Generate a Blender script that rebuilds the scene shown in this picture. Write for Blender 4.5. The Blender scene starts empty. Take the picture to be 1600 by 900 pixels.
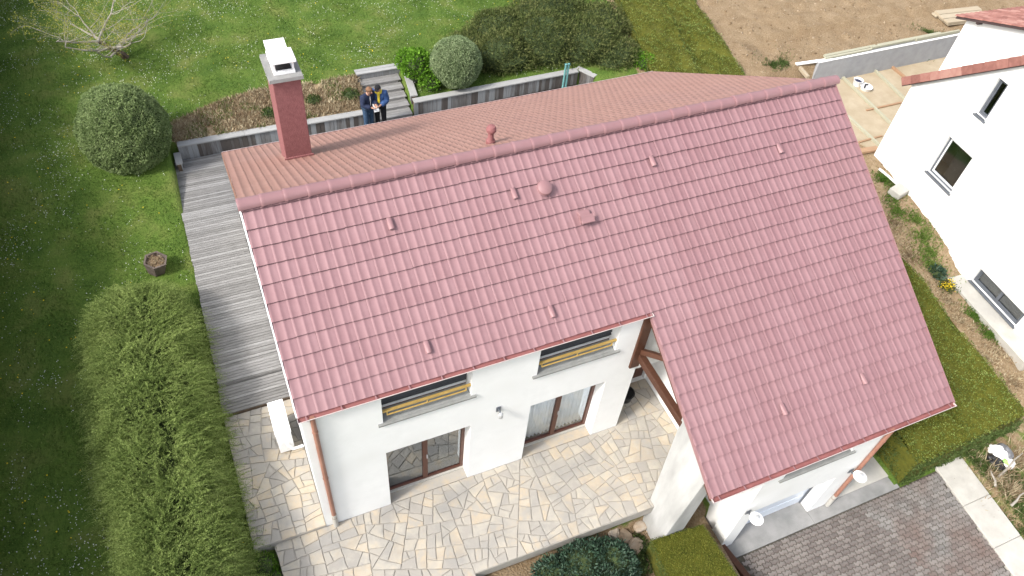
import bpy, bmesh, math, random
import numpy as np
from mathutils import Vector, Matrix, Euler
R = math.radians
random.seed(7); rng = np.random.default_rng(11)
sc = bpy.context.scene
col = sc.collection

# ------------------------------------------------------------------ camera
CAM = np.array([-0.1892, -7.6896, 16.4062]); ROT = (0.7176, -0.0757, -0.4020); FPX = 1200.78
cd = bpy.data.cameras.new('camera'); cam = bpy.data.objects.new('camera', cd); col.objects.link(cam)
cam.location = CAM; cam.rotation_euler = ROT
cd.sensor_width = 36; cd.lens = 36 * FPX / 1600; cd.clip_end = 600; cd.clip_start = .1
sc.camera = cam
RM = np.array(Euler(ROT, 'XYZ').to_matrix())
def ray(u, v): return RM @ np.array([(u - 800) / FPX, -(v - 450) / FPX, -1.])
def at(u, v, z):                      # photo pixel -> point on the level z
    d = ray(u, v); t = (z - CAM[2]) / d[2]; return Vector(CAM + t * d)
def aty(u, v, y):
    d = ray(u, v); t = (y - CAM[1]) / d[1]; return Vector(CAM + t * d)
def project(P):
    q = (np.asarray(P, float) - CAM) @ RM
    return np.stack([800 + FPX * q[..., 0] / -q[..., 2], 450 - FPX * q[..., 1] / -q[..., 2]], -1)

# ------------------------------------------------------------------ light
SUN = Vector((-.70, -.18, .70)).normalized()
w = bpy.data.worlds.new('World'); sc.world = w; w.use_nodes = True
nt = w.node_tree; sky = nt.nodes.new('ShaderNodeTexSky'); sky.sky_type = 'NISHITA'; sky.sun_disc = False
sky.sun_elevation = math.asin(SUN.z); sky.sun_rotation = math.atan2(SUN.x, SUN.y)
sky.air_density = 1.0; sky.dust_density = 3.0; sky.ozone_density = 1.0
bg = nt.nodes['Background']; hsv = nt.nodes.new('ShaderNodeHueSaturation'); hsv.inputs['Saturation'].default_value = .42   # thin bright cloud
nt.links.new(sky.outputs[0], hsv.inputs['Color']); nt.links.new(hsv.outputs[0], bg.inputs[0]); bg.inputs[1].default_value = .15
sd = bpy.data.lights.new('sun', 'SUN'); sun = bpy.data.objects.new('sun', sd); col.objects.link(sun)
sd.energy = 1.8; sd.angle = R(9); sd.color = (1, .95, .88)
sun.rotation_euler = SUN.to_track_quat('Z', 'Y').to_euler(); sun.location = (-20, -5, 30)
sc.view_settings.view_transform = 'Standard'; sc.view_settings.look = 'None'
sc.view_settings.exposure = 1.22; sc.view_settings.gamma = 1

# ------------------------------------------------------------------ materials
def mat(name, cols, scale=3., rough=.8, bump=0., bscale=None, island=0., objrnd=0., stretch=(1, 1, 1), detail=6,
        spec=.3, second=None, trans=0., metal=0., coords='Object'):
    """cols: list of colours along a noise ramp; island / objrnd: how far each piece strays along the ramp;
    second: (colour, scale, lo, hi) large stains with their own shape"""
    m = bpy.data.materials.new(name); m.use_nodes = True
    n, l = m.node_tree.nodes, m.node_tree.links; b = n['Principled BSDF']
    tc = n.new('ShaderNodeTexCoord'); mp = n.new('ShaderNodeMapping'); mp.inputs['Scale'].default_value = stretch
    l.new(tc.outputs[coords], mp.inputs[0])
    if objrnd:
        oi = n.new('ShaderNodeObjectInfo')
        cx = n.new('ShaderNodeVectorMath'); cx.operation = 'SCALE'; cx.inputs[0].default_value = (37, 91, 53)
        l.new(oi.outputs['Random'], cx.inputs['Scale']); l.new(cx.outputs[0], mp.inputs['Location'])
    nz = n.new('ShaderNodeTexNoise'); nz.inputs['Scale'].default_value = scale; nz.inputs['Detail'].default_value = detail
    nz.inputs['Roughness'].default_value = .62
    l.new(mp.outputs[0], nz.inputs[0])
    fac = nz.outputs[0]
    def math_(op, a, bv, clamp=False):
        k = n.new('ShaderNodeMath'); k.operation = op; k.use_clamp = clamp
        for i, s in enumerate((a, bv)):
            if isinstance(s, (int, float)): k.inputs[i].default_value = s
            else: l.new(s, k.inputs[i])
        return k.outputs[0]
    if island:
        g = n.new('ShaderNodeNewGeometry')
        fac = math_('ADD', fac, math_('MULTIPLY', math_('SUBTRACT', g.outputs['Random Per Island'], .5), island))
    if objrnd:
        fac = math_('ADD', fac, math_('MULTIPLY', math_('SUBTRACT', oi.outputs['Random'], .5), objrnd))
    rp = n.new('ShaderNodeValToRGB'); e = rp.color_ramp.elements
    k = len(cols); lo, hi = (.3, .7) if not (island or objrnd) else (.15, .85)
    while len(e) < k: e.new(.5)
    for i, c in enumerate(cols):
        e[i].position = lo + (hi - lo) * (i / (k - 1) if k > 1 else 0); e[i].color = (*c, 1)
    l.new(fac, rp.inputs[0]); out = rp.outputs[0]
    if second:
        c2, s2, a, z = second[:4]
        n2 = n.new('ShaderNodeTexNoise'); n2.inputs['Scale'].default_value = s2; n2.inputs['Detail'].default_value = 5
        l.new(mp.outputs[0] if not objrnd else tc.outputs[coords], n2.inputs[0])
        mr = n.new('ShaderNodeMapRange'); mr.inputs[1].default_value = a; mr.inputs[2].default_value = z
        if len(second) > 4: mr.inputs[4].default_value = second[4]
        l.new(n2.outputs[0], mr.inputs[0])
        mx = n.new('ShaderNodeMix'); mx.data_type = 'RGBA'; l.new(mr.outputs[0], mx.inputs[0]); l.new(out, mx.inputs[6])
        mx.inputs[7].default_value = (*c2, 1); out = mx.outputs[2]
    l.new(out, b.inputs['Base Color'])
    b.inputs['Roughness'].default_value = rough; b.inputs['Specular IOR Level'].default_value = spec
    b.inputs['Metallic'].default_value = metal
    if bump:
        bn = n.new('ShaderNodeTexNoise'); bn.inputs['Scale'].default_value = bscale or scale * 4; bn.inputs['Detail'].default_value = 5
        l.new(mp.outputs[0], bn.inputs[0])
        bp = n.new('ShaderNodeBump'); bp.inputs['Strength'].default_value = bump; bp.inputs['Distance'].default_value = .02
        l.new(bn.outputs[0], bp.inputs['Height']); l.new(bp.outputs[0], b.inputs['Normal'])
    if trans:
        tr = n.new('ShaderNodeBsdfTranslucent'); l.new(out, tr.inputs[0]); ms = n.new('ShaderNodeMixShader'); ms.inputs[0].default_value = trans
        l.new(b.outputs[0], ms.inputs[1]); l.new(tr.outputs[0], ms.inputs[2]); l.new(ms.outputs[0], n['Material Output'].inputs[0])
    return m
def glass_mat(name, tint, rough=.02, ior=2.3):
    m = bpy.data.materials.new(name); m.use_nodes = True; n, l = m.node_tree.nodes, m.node_tree.links
    n.remove(n['Principled BSDF'])
    t = n.new('ShaderNodeBsdfTransparent'); t.inputs[0].default_value = (*tint, 1)
    g = n.new('ShaderNodeBsdfGlossy'); g.inputs['Roughness'].default_value = rough; g.inputs[0].default_value = (.9, .95, 1, 1)
    lw_ = n.new('ShaderNodeLayerWeight'); lw_.inputs[0].default_value = .5; pw_ = n.new('ShaderNodeMath'); pw_.operation = 'POWER'; pw_.inputs[1].default_value = 3.; l.new(lw_.outputs['Facing'], pw_.inputs[0])
    r0 = ((ior - 1) / (ior + 1)) ** 2; f = n.new('ShaderNodeMath'); f.operation = 'MULTIPLY_ADD'; f.inputs[1].default_value = .85; f.inputs[2].default_value = r0; l.new(pw_.outputs[0], f.inputs[0])
    x = n.new('ShaderNodeMixShader'); l.new(f.outputs[0], x.inputs[0]); l.new(t.outputs[0], x.inputs[1]); l.new(g.outputs[0], x.inputs[2])
    l.new(x.outputs[0], n['Material Output'].inputs[0]); return m

M = {}
M['tile'] = mat('painted_tile', [(.222, .120, .130), (.242, .136, .146), (.266, .155, .165)], 6, .62, .1, 60, island=.34, objrnd=.34, spec=.3,
                second=((.222, .122, .125), .5, .5, .75, .5))
M['tile_back'] = mat('warm_light_tile', [(.255, .140, .115), (.275, .155, .128), (.30, .174, .145)], 6, .6, .1, 60, island=.3, spec=.3, second=((.24, .14, .125), .5, .5, .75, .5))  # rear slope: warm cast of the light put into the tile colour
M['ridge'] = mat('painted_ridge', [(.235, .125, .13), (.265, .148, .155)], 5, .5, .1, 50, objrnd=.3, spec=.45)
M['chim'] = mat('painted_render', [(.20, .078, .078), (.26, .108, .108)], 14, .75, .5, 45)
M['under'] = mat('roof_underlay', [(.10, .05, .05), (.14, .08, .07)], 4, .9)
M['white'] = mat('white_render', [(.73, .735, .725), (.79, .795, .785)], 2.2, .9, .15, 140, second=((.66, .66, .64), 1.1, .52, .78, .7))
M['white_dirty'] = mat('weathered_white_render', [(.36, .36, .35), (.48, .48, .47)], 3, .9, .25, 90, stretch=(1, 1, .25), second=((.25, .255, .245), 1.6, .46, .70, .8))
M['nwhite'] = mat('fresh_white_render', [(.82, .82, .80), (.86, .86, .84)], 2, .9, .1, 120)
M['wood'] = mat('brown_stained_timber', [(.055, .022, .012), (.10, .042, .024)], 5, .6, .3, 30, stretch=(1, 6, 6), objrnd=.3)
M['wframe'] = mat('brown_window_frame', [(.07, .022, .012), (.10, .035, .02)], 6, .45, spec=.5)
M['pipe'] = mat('brown_pipe', [(.25, .12, .085), (.33, .17, .125)], 3, .5, second=((.42, .32, .25), 1.2, .55, .75, .5))
M['gutter'] = mat('gutter_red', [(.20, .075, .07), (.28, .115, .11)], 4, .5)
M['lip'] = mat('gutter_lip', [(.48, .40, .39), (.56, .49, .47)], 4, .5)
M['conc'] = mat('concrete', [(.20, .20, .195), (.28, .277, .27)], 3, .9, .3, 50, second=((.14, .145, .14), 1.2, .48, .72, .7))
M['sill'] = mat('grey_sill', [(.19, .195, .185), (.25, .255, .245)], 5, .85, .2, 60)
M['brass'] = mat('ochre_paint', [(.40, .26, .07), (.52, .36, .12)], 8, .5)
M['dark'] = mat('dark_void', [(.012, .012, .014), (.02, .02, .022)], 5, .7)
M['room'] = mat('dim_room', [(.30, .27, .25), (.42, .38, .35)], 1.5, .9)
M['blind'] = mat('dark_slats', [(.03, .032, .036), (.05, .052, .06)], 5, .5)
M['metal'] = mat('galvanised_metal', [(.42, .43, .44), (.55, .56, .57)], 6, .4, metal=.4)
M['wpaint'] = mat('white_paint', [(.78, .78, .78), (.84, .84, .84)], 3, .45, spec=.5)
M['gdoor'] = mat('garage_door_sky_tint', [(.62, .68, .76), (.68, .73, .80)], 2, .3, spec=.5)  # white door; blue of the reflected sky put into its colour
M['anth'] = mat('anthracite_frame', [(.085, .095, .11), (.12, .13, .15)], 5, .45)
M['greysill'] = mat('grey_metal_sill', [(.09, .10, .115), (.13, .14, .155)], 5, .4)
M['glass'] = glass_mat('window_glass', (.55, .57, .58))
M['clear'] = glass_mat('clear_glass', (.92, .94, .95), .02, 1.4)
M['curtain'] = mat('net_curtain', [(.68, .70, .72), (.78, .79, .80)], 5, .95)
M['stone'] = mat('flagstone', [(.31, .29, .26), (.37, .345, .30), (.42, .375, .305), (.41, .345, .26), (.35, .325, .285)], 5, .85, .35, 35, objrnd=.95, island=0,
                 second=((.24, .235, .225), 1.1, .48, .70, .8), detail=8)
M['mortar'] = mat('mortar', [(.29, .27, .24), (.38, .355, .315)], 6, .95, .3, 40)
M['deck'] = mat('weathered_board', [(.13, .127, .122), (.205, .20, .195), (.29, .287, .282)], 3.5, .85, .3, 25, stretch=(1.2, 9, 9), objrnd=.45, second=((.13, .125, .12), .9, .5, .75, .6))
M['plank'] = mat('weathered_plank', [(.085, .074, .068), (.155, .15, .148), (.25, .26, .27)], 4, .85, .3, 25, stretch=(4, 4, .4), objrnd=1.1)
M['cap'] = mat('weathered_cap_board', [(.25, .25, .245), (.36, .36, .355)], 4, .85, .3, 25, stretch=(.5, 5, 5), objrnd=.4)
M['paver'] = mat('concrete_paver', [(.10, .095, .09), (.15, .14, .132), (.21, .198, .185)], 7, .9, .3, 60, objrnd=.55, island=.5,
                 second=((.13, .085, .07), .8, .42, .62, .75))
M['joint'] = mat('sand_joint', [(.045, .042, .035), (.09, .08, .06)], 8, .95)
M['slab'] = mat('pale_concrete', [(.36, .345, .31), (.47, .455, .415)], 2.5, .9, .3, 60, second=((.36, .35, .33), .8, .5, .75, .8))
M['pinewood'] = mat('pale_pine', [(.32, .26, .18), (.40, .34, .25)], 4, .8, .2, 30, stretch=(1, 6, 6), objrnd=.4)
M['treated'] = mat('green_treated_pine', [(.31, .30, .22), (.39, .38, .29)], 4, .8, .2, 30, stretch=(1, 6, 6), objrnd=.4)
M['orange'] = mat('rusty_timber', [(.28, .17, .10), (.36, .23, .14)], 4, .8, .2, 30, stretch=(1, 6, 6), objrnd=.4)
M['greywall'] = mat('smooth_grey_concrete', [(.30, .31, .33), (.38, .39, .41)], 3, .85, .15, 60)
M['redtile'] = mat('clay_tile', [(.20, .085, .07), (.29, .135, .11), (.36, .20, .165)], 6, .8, .2, 40, objrnd=.7)
M['fascia'] = mat('dark_fascia', [(.05, .035, .035), (.075, .05, .05)], 5, .6)
M['turq'] = mat('turquoise_paint', [(.11, .27, .27), (.16, .36, .35)], 6, .45)
M['black'] = mat('black_plastic', [(.012, .012, .013), (.022, .022, .024)], 6, .4)
M['bark'] = mat('pale_bark', [(.22, .20, .17), (.40, .37, .32)], 9, .9, .4, 40)
M['bark2'] = mat('brown_bark', [(.07, .05, .035), (.14, .10, .07)], 9, .9, .4, 40)
M['rock'] = mat('limestone_rock', [(.24, .17, .11), (.34, .27, .20), (.42, .38, .33)], 5, .9, .5, 20, objrnd=.5)
def leafm(name, cols, scale=1.2, trans=.3, isl=.7, rough=.7):
    return mat(name, cols, scale, rough, island=isl, trans=trans, spec=.15)
M['leaf_ball'] = leafm('clipped_box_leaf', [(.11, .165, .055), (.22, .295, .115), (.35, .43, .20)], trans=.4)
M['leaf_pale'] = leafm('silvery_box_leaf', [(.14, .20, .09), (.25, .325, .165), (.40, .47, .27)], trans=.4)
M['leaf_bright'] = leafm('bright_leaf', [(.06, .15, .010), (.12, .26, .022), (.20, .38, .045)], trans=.4)
M['leaf_jun'] = leafm('juniper_leaf', [(.045, .065, .018), (.095, .12, .035), (.175, .19, .07)], 1.0)
M['leaf_frond'] = leafm('feathery_leaf', [(.085, .13, .03), (.18, .245, .065), (.31, .38, .125)], 1.5, .3, .6)
M['leaf_olive'] = leafm('olive_hedge_leaf', [(.065, .085, .010), (.128, .145, .022), (.205, .215, .045)], .9, .3, .8)
M['leaf_green'] = leafm('green_hedge_leaf', [(.035, .06, .014), (.075, .115, .03), (.12, .16, .055)], .9, .3, .8)
M['leaf_dark'] = leafm('grey_green_leaf', [(.020, .045, .028), (.045, .085, .05), (.10, .15, .11)], 1.6, .2, .8)
M['leaf_bud'] = leafm('bud_leaf', [(.20, .22, .03), (.32, .33, .06), (.40, .36, .09)], 1.5, .4)
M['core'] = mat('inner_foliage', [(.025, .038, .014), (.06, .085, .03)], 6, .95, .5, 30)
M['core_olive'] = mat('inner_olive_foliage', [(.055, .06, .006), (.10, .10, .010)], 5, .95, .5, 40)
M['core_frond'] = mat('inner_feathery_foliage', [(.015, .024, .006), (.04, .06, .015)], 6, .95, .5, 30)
M['grass'] = leafm('grass_blade', [(.05, .115, .016), (.115, .195, .034), (.24, .29, .09)], .45, .35, .6)
M['dry'] = leafm('dry_grass', [(.20, .135, .08), (.34, .265, .165), (.52, .45, .31)], .9, .25, .8)
M['daisy'] = mat('daisy_petal', [(.55, .57, .50), (.66, .67, .60)], 3, .8)
M['dandelion'] = mat('dandelion_petal', [(.70, .50, .02), (.80, .60, .03)], 3, .8)

# ------------------------------------------------------------------ helpers
def tag(o, label=None, cat=None, group=None, kind=None):
    if label: o['label'] = label
    if cat: o['category'] = cat
    if group: o['group'] = group
    if kind: o['kind'] = kind
    return o
def empty(name, loc=(0, 0, 0), rz=0.):
    o = bpy.data.objects.new(name, None); col.objects.link(o); o.location = loc; o.rotation_euler = (0, 0, rz); o.empty_display_size = .2
    return o
def link(name, me, m=None, parent=None, loc=None, rot=None):
    o = bpy.data.objects.new(name, me); col.objects.link(o)
    if m is not None and not me.materials: me.materials.append(m)
    if parent: o.parent = parent
    if loc is not None: o.location = loc
    if rot is not None: o.rotation_euler = rot
    return o
class MB:
    def __init__(s): s.v = []; s.f = []
    def add(s, vs, fs):
        k = len(s.v); s.v += [tuple(p) for p in vs]; s.f += [tuple(i + k for i in f) for f in fs]; return s
    def hexa(s, p):      # 8 points: bottom 4 ccw, top 4 ccw
        return s.add(p, [(3, 2, 1, 0), (4, 5, 6, 7), (0, 1, 5, 4), (1, 2, 6, 5), (2, 3, 7, 6), (3, 0, 4, 7)])
    def box(s, x0, x1, y0, y1, z0, z1):
        return s.hexa([(x0, y0, z0), (x1, y0, z0), (x1, y1, z0), (x0, y1, z0), (x0, y0, z1), (x1, y0, z1), (x1, y1, z1), (x0, y1, z1)])
    def bar(s, a, b, wd, h, up=(0, 0, 1)):
        a, b = Vector(a), Vector(b); d = (b - a).normalized(); upv = Vector(up)
        if abs(d.dot(upv)) > .98: upv = Vector((0, 1, 0))
        r = d.cross(upv).normalized(); t = r.cross(d)
        r *= wd / 2; t *= h / 2
        return s.hexa([a - r - t, a + r - t, b + r - t, b - r - t, a - r + t, a + r + t, b + r + t, b - r + t])
    def tube(s, pts, rad, n=8, caps=True):
        pts = [Vector(p) for p in pts]; rads = rad if isinstance(rad, (list, tuple)) else [rad] * len(pts)
        k = len(s.v); ref = Vector((0, 0, 1))
        for i, p in enumerate(pts):
            d = (pts[min(i + 1, len(pts) - 1)] - pts[max(i - 1, 0)]).normalized()
            rf = ref if abs(d.dot(ref)) < .95 else Vector((1, 0, 0))
            x = d.cross(rf).normalized(); y = d.cross(x)
            for j in range(n):
                a = 2 * math.pi * j / n; s.v.append(tuple(p + (x * math.cos(a) + y * math.sin(a)) * rads[i]))
        for i in range(len(pts) - 1):
            for j in range(n):
                a, b = k + i * n + j, k + i * n + (j + 1) % n; s.f.append((a, b, b + n, a + n))
        if caps:
            s.f.append(tuple(k + j for j in range(n))); s.f.append(tuple(k + (len(pts) - 1) * n + j for j in reversed(range(n))))
        return s
    def lathe(s, prof, c=(0, 0, 0), n=20, mtx=None):
        k = len(s.v)
        for r_, z in prof:
            for j in range(n):
                a = 2 * math.pi * j / n; p = Vector((r_ * math.cos(a), r_ * math.sin(a), z))
                if mtx: p = mtx @ p
                s.v.append(tuple(p + Vector(c)))
        for i in range(len(prof) - 1):
            for j in range(n):
                a, b = k + i * n + j, k + i * n + (j + 1) % n; s.f.append((a, b, b + n, a + n))
        s.f.append(tuple(k + j for j in reversed(range(n)))); s.f.append(tuple(k + (len(prof) - 1) * n + j for j in range(n)))
        return s
    def mesh(s, name, smooth=False):
        me = bpy.data.meshes.new(name); me.from_pydata(s.v, [], s.f); me.update()
        if smooth: me.shade_smooth(); me.set_sharp_from_angle(angle=R(40))
        return me
    def build(s, name, m, parent=None, smooth=False, bevel=0.):
        me = s.mesh(name, smooth)
        bm = bmesh.new(); bm.from_mesh(me); bmesh.ops.recalc_face_normals(bm, faces=bm.faces)
        if bevel: bmesh.ops.bevel(bm, geom=[e for e in bm.edges], offset=bevel, segments=1, affect='EDGES', clamp_overlap=True)
        bm.to_mesh(me); bm.free()
        if smooth: me.shade_smooth(); me.set_sharp_from_angle(angle=R(40))
        return link(name, me, m, parent)
def arr_mesh(name, V, F, smooth=False):
    """V (n,3), F (m,k) -> mesh, fast"""
    V = np.asarray(V, np.float32); F = np.asarray(F, np.int32); me = bpy.data.meshes.new(name)
    me.vertices.add(len(V)); me.vertices.foreach_set('co', V.ravel())
    m_, k = F.shape; me.loops.add(m_ * k); me.loops.foreach_set('vertex_index', F.ravel())
    me.polygons.add(m_); me.polygons.foreach_set('loop_start', np.arange(0, m_ * k, k, dtype=np.int32))
    try: me.polygons.foreach_set('loop_total', np.full(m_, k, np.int32))
    except Exception: pass
    me.update(calc_edges=True); me.validate()
    if smooth: me.shade_smooth()
    return me
def unit(a): return a / (np.linalg.norm(a, axis=-1, keepdims=True) + 1e-9)
def leaves(name, P, D, L, W, m, parent=None, fold=.0, spread=1.):
    """one pointed leaf (a rhombus of two faces) at each P, growing along D, with random roll"""
    n = len(P); P = np.asarray(P); D = unit(D + rng.normal(size=(n, 3)) * spread)
    S = unit(np.cross(D, rng.normal(size=(n, 3)))); N = np.cross(S, D)
    L = np.asarray(L).reshape(-1, 1) * np.ones((n, 1)); W = np.asarray(W).reshape(-1, 1) * np.ones((n, 1))
    a = P; b = P + D * L * .5 + S * W * .5 + N * L * .08; c = P + D * L; d = P + D * L * .5 - S * W * .5 + N * L * .08
    V = np.stack([a, b, c, d], 1).reshape(-1, 3); F = np.arange(4 * n).reshape(-1, 4)
    return link(name, arr_mesh(name, V, F), m, parent)
def vnoise(P, s, seed=0):
    """cheap smooth noise in [-1,1]"""
    P = np.asarray(P) * s; r = np.random.default_rng(seed); o = np.zeros(P.shape[:-1])
    for k in range(6):
        d = r.normal(size=P.shape[-1]); d = d / np.linalg.norm(d) * (1 + .7 * k); o = o + np.sin(P @ d + r.uniform(0, 6.28) + 1.3 * np.sin(P @ r.normal(size=P.shape[-1]))) / (1 + .5 * k)
    return o / 2.6
def sst(a, b, x): t = np.clip((np.asarray(x, float) - a) / (b - a), 0, 1); return t * t * (3 - 2 * t)

# ------------------------------------------------------------------ terrain
def ground_h(x, y):
    x = np.asarray(x, float); y = np.asarray(y, float)
    left = .80 * sst(8.2, 13.6, y) - .03
    back = .80 + .0 * x
    east = -1.25 + .85 * sst(-3.2, 7, y)
    mid = east + (.85 - east) * sst(7.5, 13.5, y)
    yard = np.where(y > 11.32, .62 + .25 * sst(12, 20, y), np.minimum(east, -.34) + 0 * y)
    yard = yard - .22 * sst(3.2, 1.6, y) * (y < 6)
    yard = np.where((y > 6.3) & (y < 11.32), -.38, yard)
    e = np.where(x > 21.2, yard, np.where(x > 19.6, mid + (yard - mid) * np.clip((x - 19.6) / .8, 0, 1), mid))
    front = -.22 - .80 * sst(1.5, 6.6, x)
    z = np.where(x < -1.45, left, np.where(y > 13.28, back, np.where(x > 13.0, e, -.5)))
    z = np.where((x >= -1.45) & (x < 8.62) & (y < -2.1), front, z)
    z = np.where((x >= -1.45) & (x < -1.1) & (y < -.02), -.14, z)
    z = np.where((x >= 8.62) & (x < 16.3) & (y < -2.5) & ((y < -3.55) | (x < 13.0)), -1.37, z)
    z = np.where((x >= 13.0) & (x < 13.95) & (y < 10), -1.37 * (1 - sst(-2, 4, y)) + east * sst(-2, 4, y), z)
    z = np.where((x >= -1.45) & (x < 13.0) & (y > 13.28), back, z)
    z = np.where((x > 4.9) & (x < 6.42) & (y > 13) & (y < 15.02), .1, z)
    b = .03 * vnoise(np.stack([x, y], -1), 1.1, 3)
    soil = (x > 19.3) & (y > 8) | (x > 20.3)
    b = b + np.where(soil, .05 * vnoise(np.stack([x, y], -1), 3.1, 4) + .03 * vnoise(np.stack([x, y], -1), 7., 5), 0)
    flat = (x > -1.6) & (x < 13.1) & (y < 13.2) & (y > -2.1) | (x > 8.6) & (x < 16.4) & (y < -2.5) | (x > 21) & (x < 30) & (y > 6) & (y < 11.4)
    return z + np.where(flat, 0, b)
gx = np.concatenate([np.linspace(-90, -9, 28)[:-1], np.arange(-9, 33, .15), np.linspace(33, 120, 30)[1:]])
gy = np.concatenate([np.linspace(-70, -8, 24)[:-1], np.arange(-8, 29, .15), np.linspace(29, 140, 30)[1:]])
GX, GY = np.meshgrid(gx, gy); GZ = ground_h(GX, GY)
V = np.stack([GX, GY, GZ], -1).reshape(-1, 3); nxg, nyg = len(gx), len(gy)
ii = (np.arange(nyg - 1)[:, None] * nxg + np.arange(nxg - 1)[None]).ravel()
me = arr_mesh('ground', V, np.stack([ii, ii + 1, ii + nxg + 1, ii + nxg], -1), True)
def poly_in(x, y, poly):
    ins = np.zeros(np.shape(x), bool); n = len(poly)
    for i in range(n):
        (x1, y1), (x2, y2) = poly[i], poly[(i + 1) % n]
        c = ((y1 > y) != (y2 > y)) & (x < (x2 - x1) * (y - y1) / (y2 - y1 + 1e-12) + x1); ins ^= c
    return ins
BED = [(-1.3, 13.1), (-1.3, 14.3), (0.2, 15.0), (1.6, 15.35), (3.6, 15.2), (5.0, 15.25), (4.8, 13.1)]
def soil_mask(x, y):
    n1 = vnoise(np.stack([x, y], -1), .8, 9)
    a = sst(-.25, .25, x - (18.9 + .25 * n1 - .03 * (y - 10))) * (y > 9)      # bare yard behind the neighbour's wall
    b = sst(-.3, .3, x - (18.7 + .3 * n1)) * (y <= 9) * .8                     # strip by the neighbour's wall
    c = ((x > 1) & (x < 8.7) & (y < -2)) * .95
    d = ((x > 16.1) & (y < -3.3)) * .55
    e = poly_in(x, y, BED) * .75
    f = sst(.35, .05, np.abs(x - (15.0 + (y - 13) * .27))) * (y > 12.4) * .8  # worn strip between juniper and hedge
    return np.clip(np.maximum.reduce([a, b, c, d, e, f]), 0, 1)
at_ = me.attributes.new('soil', 'FLOAT', 'POINT'); at_.data.foreach_set('value', soil_mask(V[:, 0], V[:, 1]).astype(np.float32))
bedm = poly_in(V[:, 0], V[:, 1], BED) * 1. + ((V[:, 0] > 18) & (V[:, 1] < 9)) * .35
at_ = me.attributes.new('straw', 'FLOAT', 'POINT'); at_.data.foreach_set('value', bedm.astype(np.float32))
def ground_mat():
    m = bpy.data.materials.new('lawn_and_soil'); m.use_nodes = True; n, l = m.node_tree.nodes, m.node_tree.links; b = n['Principled BSDF']
    tc = n.new('ShaderNodeTexCoord')
    def noise(s, d=6):
        k = n.new('ShaderNodeTexNoise'); k.inputs['Scale'].default_value = s; k.inputs['Detail'].default_value = d; l.new(tc.outputs['Object'], k.inputs[0]); return k.outputs[0]
    def ramp(f, cs, lo=.3, hi=.7):
        k = n.new('ShaderNodeValToRGB'); e = k.color_ramp.elements
        while len(e) < len(cs): e.new(.5)
        for i, c in enumerate(cs): e[i].position = lo + (hi - lo) * i / (len(cs) - 1); e[i].color = (*c, 1)
        l.new(f, k.inputs[0]); return k.outputs[0]
    def mix(f, a, c):
        k = n.new('ShaderNodeMix'); k.data_type = 'RGBA'; l.new(f, k.inputs[0]); l.new(a, k.inputs[6]); l.new(c, k.inputs[7]); return k.outputs[2]
    g1 = ramp(noise(1.1), [(.045, .10, .016), (.095, .16, .028), (.175, .20, .058)]); g2 = ramp(noise(14), [(.035, .06, .012), (.10, .14, .03)])
    kk = n.new('ShaderNodeMix'); kk.data_type = 'RGBA'; kk.inputs[0].default_value = .45; l.new(g1, kk.inputs[6]); l.new(g2, kk.inputs[7]); grass = kk.outputs[2]
    s1 = ramp(noise(2.2), [(.175, .113, .060), (.24, .168, .096), (.29, .215, .135)]); s2 = ramp(noise(26), [(.11, .075, .045), (.25, .185, .115), (.36, .30, .22)], .3, .72)
    k2 = n.new('ShaderNodeMix'); k2.data_type = 'RGBA'; k2.inputs[0].default_value = .5; l.new(s1, k2.inputs[6]); l.new(s2, k2.inputs[7])
    st = ramp(noise(9), [(.17, .11, .06), (.28, .21, .125), (.40, .33, .22)])
    a1 = n.new('ShaderNodeAttribute'); a1.attribute_name = 'soil'; a2 = n.new('ShaderNodeAttribute'); a2.attribute_name = 'straw'
    soil = mix(a2.outputs['Fac'], k2.outputs[2], st)
    # ragged border
    ad = n.new('ShaderNodeMath'); ad.operation = 'ADD'; l.new(a1.outputs['Fac'], ad.inputs[0]); l.new(noise(3.5), ad.inputs[1])
    mr = n.new('ShaderNodeMapRange'); mr.inputs[1].default_value = .9; mr.inputs[2].default_value = 1.12; l.new(ad.outputs[0], mr.inputs[0])
    l.new(mix(mr.outputs[0], grass, soil), b.inputs['Base Color']); b.inputs['Roughness'].default_value = .95; b.inputs['Specular IOR Level'].default_value = .1
    bp = n.new('ShaderNodeBump'); bp.inputs['Strength'].default_value = .9; bp.inputs['Distance'].default_value = .05; l.new(noise(22), bp.inputs['Height']); l.new(bp.outputs[0], b.inputs['Normal'])
    return m
ground = link('ground', me, ground_mat()); tag(ground, 'grass and bare soil ground sloping round the house', 'ground', kind='structure')

# lawn blades and flowers
def scatter(n, x0, x1, y0, y1): return rng.uniform(x0, x1, n), rng.uniform(y0, y1, n)
def in_view(x, y, z, pad=25):
    q = project(np.stack([x, y, z], -1)); return (q[:, 0] > -pad) & (q[:, 0] < 1600 + pad) & (q[:, 1] > -pad) & (q[:, 1] < 900 + pad)
def keep_lawn(x, y):
    return ((x < -1.65) | (y > 13.45)) & (soil_mask(x, y) < .25) & ~((x > 4.7) & (x < 6.7) & (y < 15.6)) & (x < 16.3)
x, y = scatter(520000, -7.5, 17, -2, 31); k = keep_lawn(x, y); x, y = x[k], y[k]; z = ground_h(x, y); k = in_view(x, y, z); x, y, z = x[k], y[k], z[k]
cl = vnoise(np.stack([x, y], -1), 1.6, 21); k = rng.uniform(size=len(x)) < np.clip(.55 + .6 * cl, .12, 1); x, y, z = x[k], y[k], z[k]
g = leaves('lawn_grass', np.stack([x, y, z - .01], -1), np.array([[0, 0, 1.]]), rng.uniform(.04, .10, len(x)), rng.uniform(.012, .022, len(x)), M['grass'], spread=.55)
tag(g, 'short green lawn grass around the house', 'grass', kind='stuff')
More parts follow.
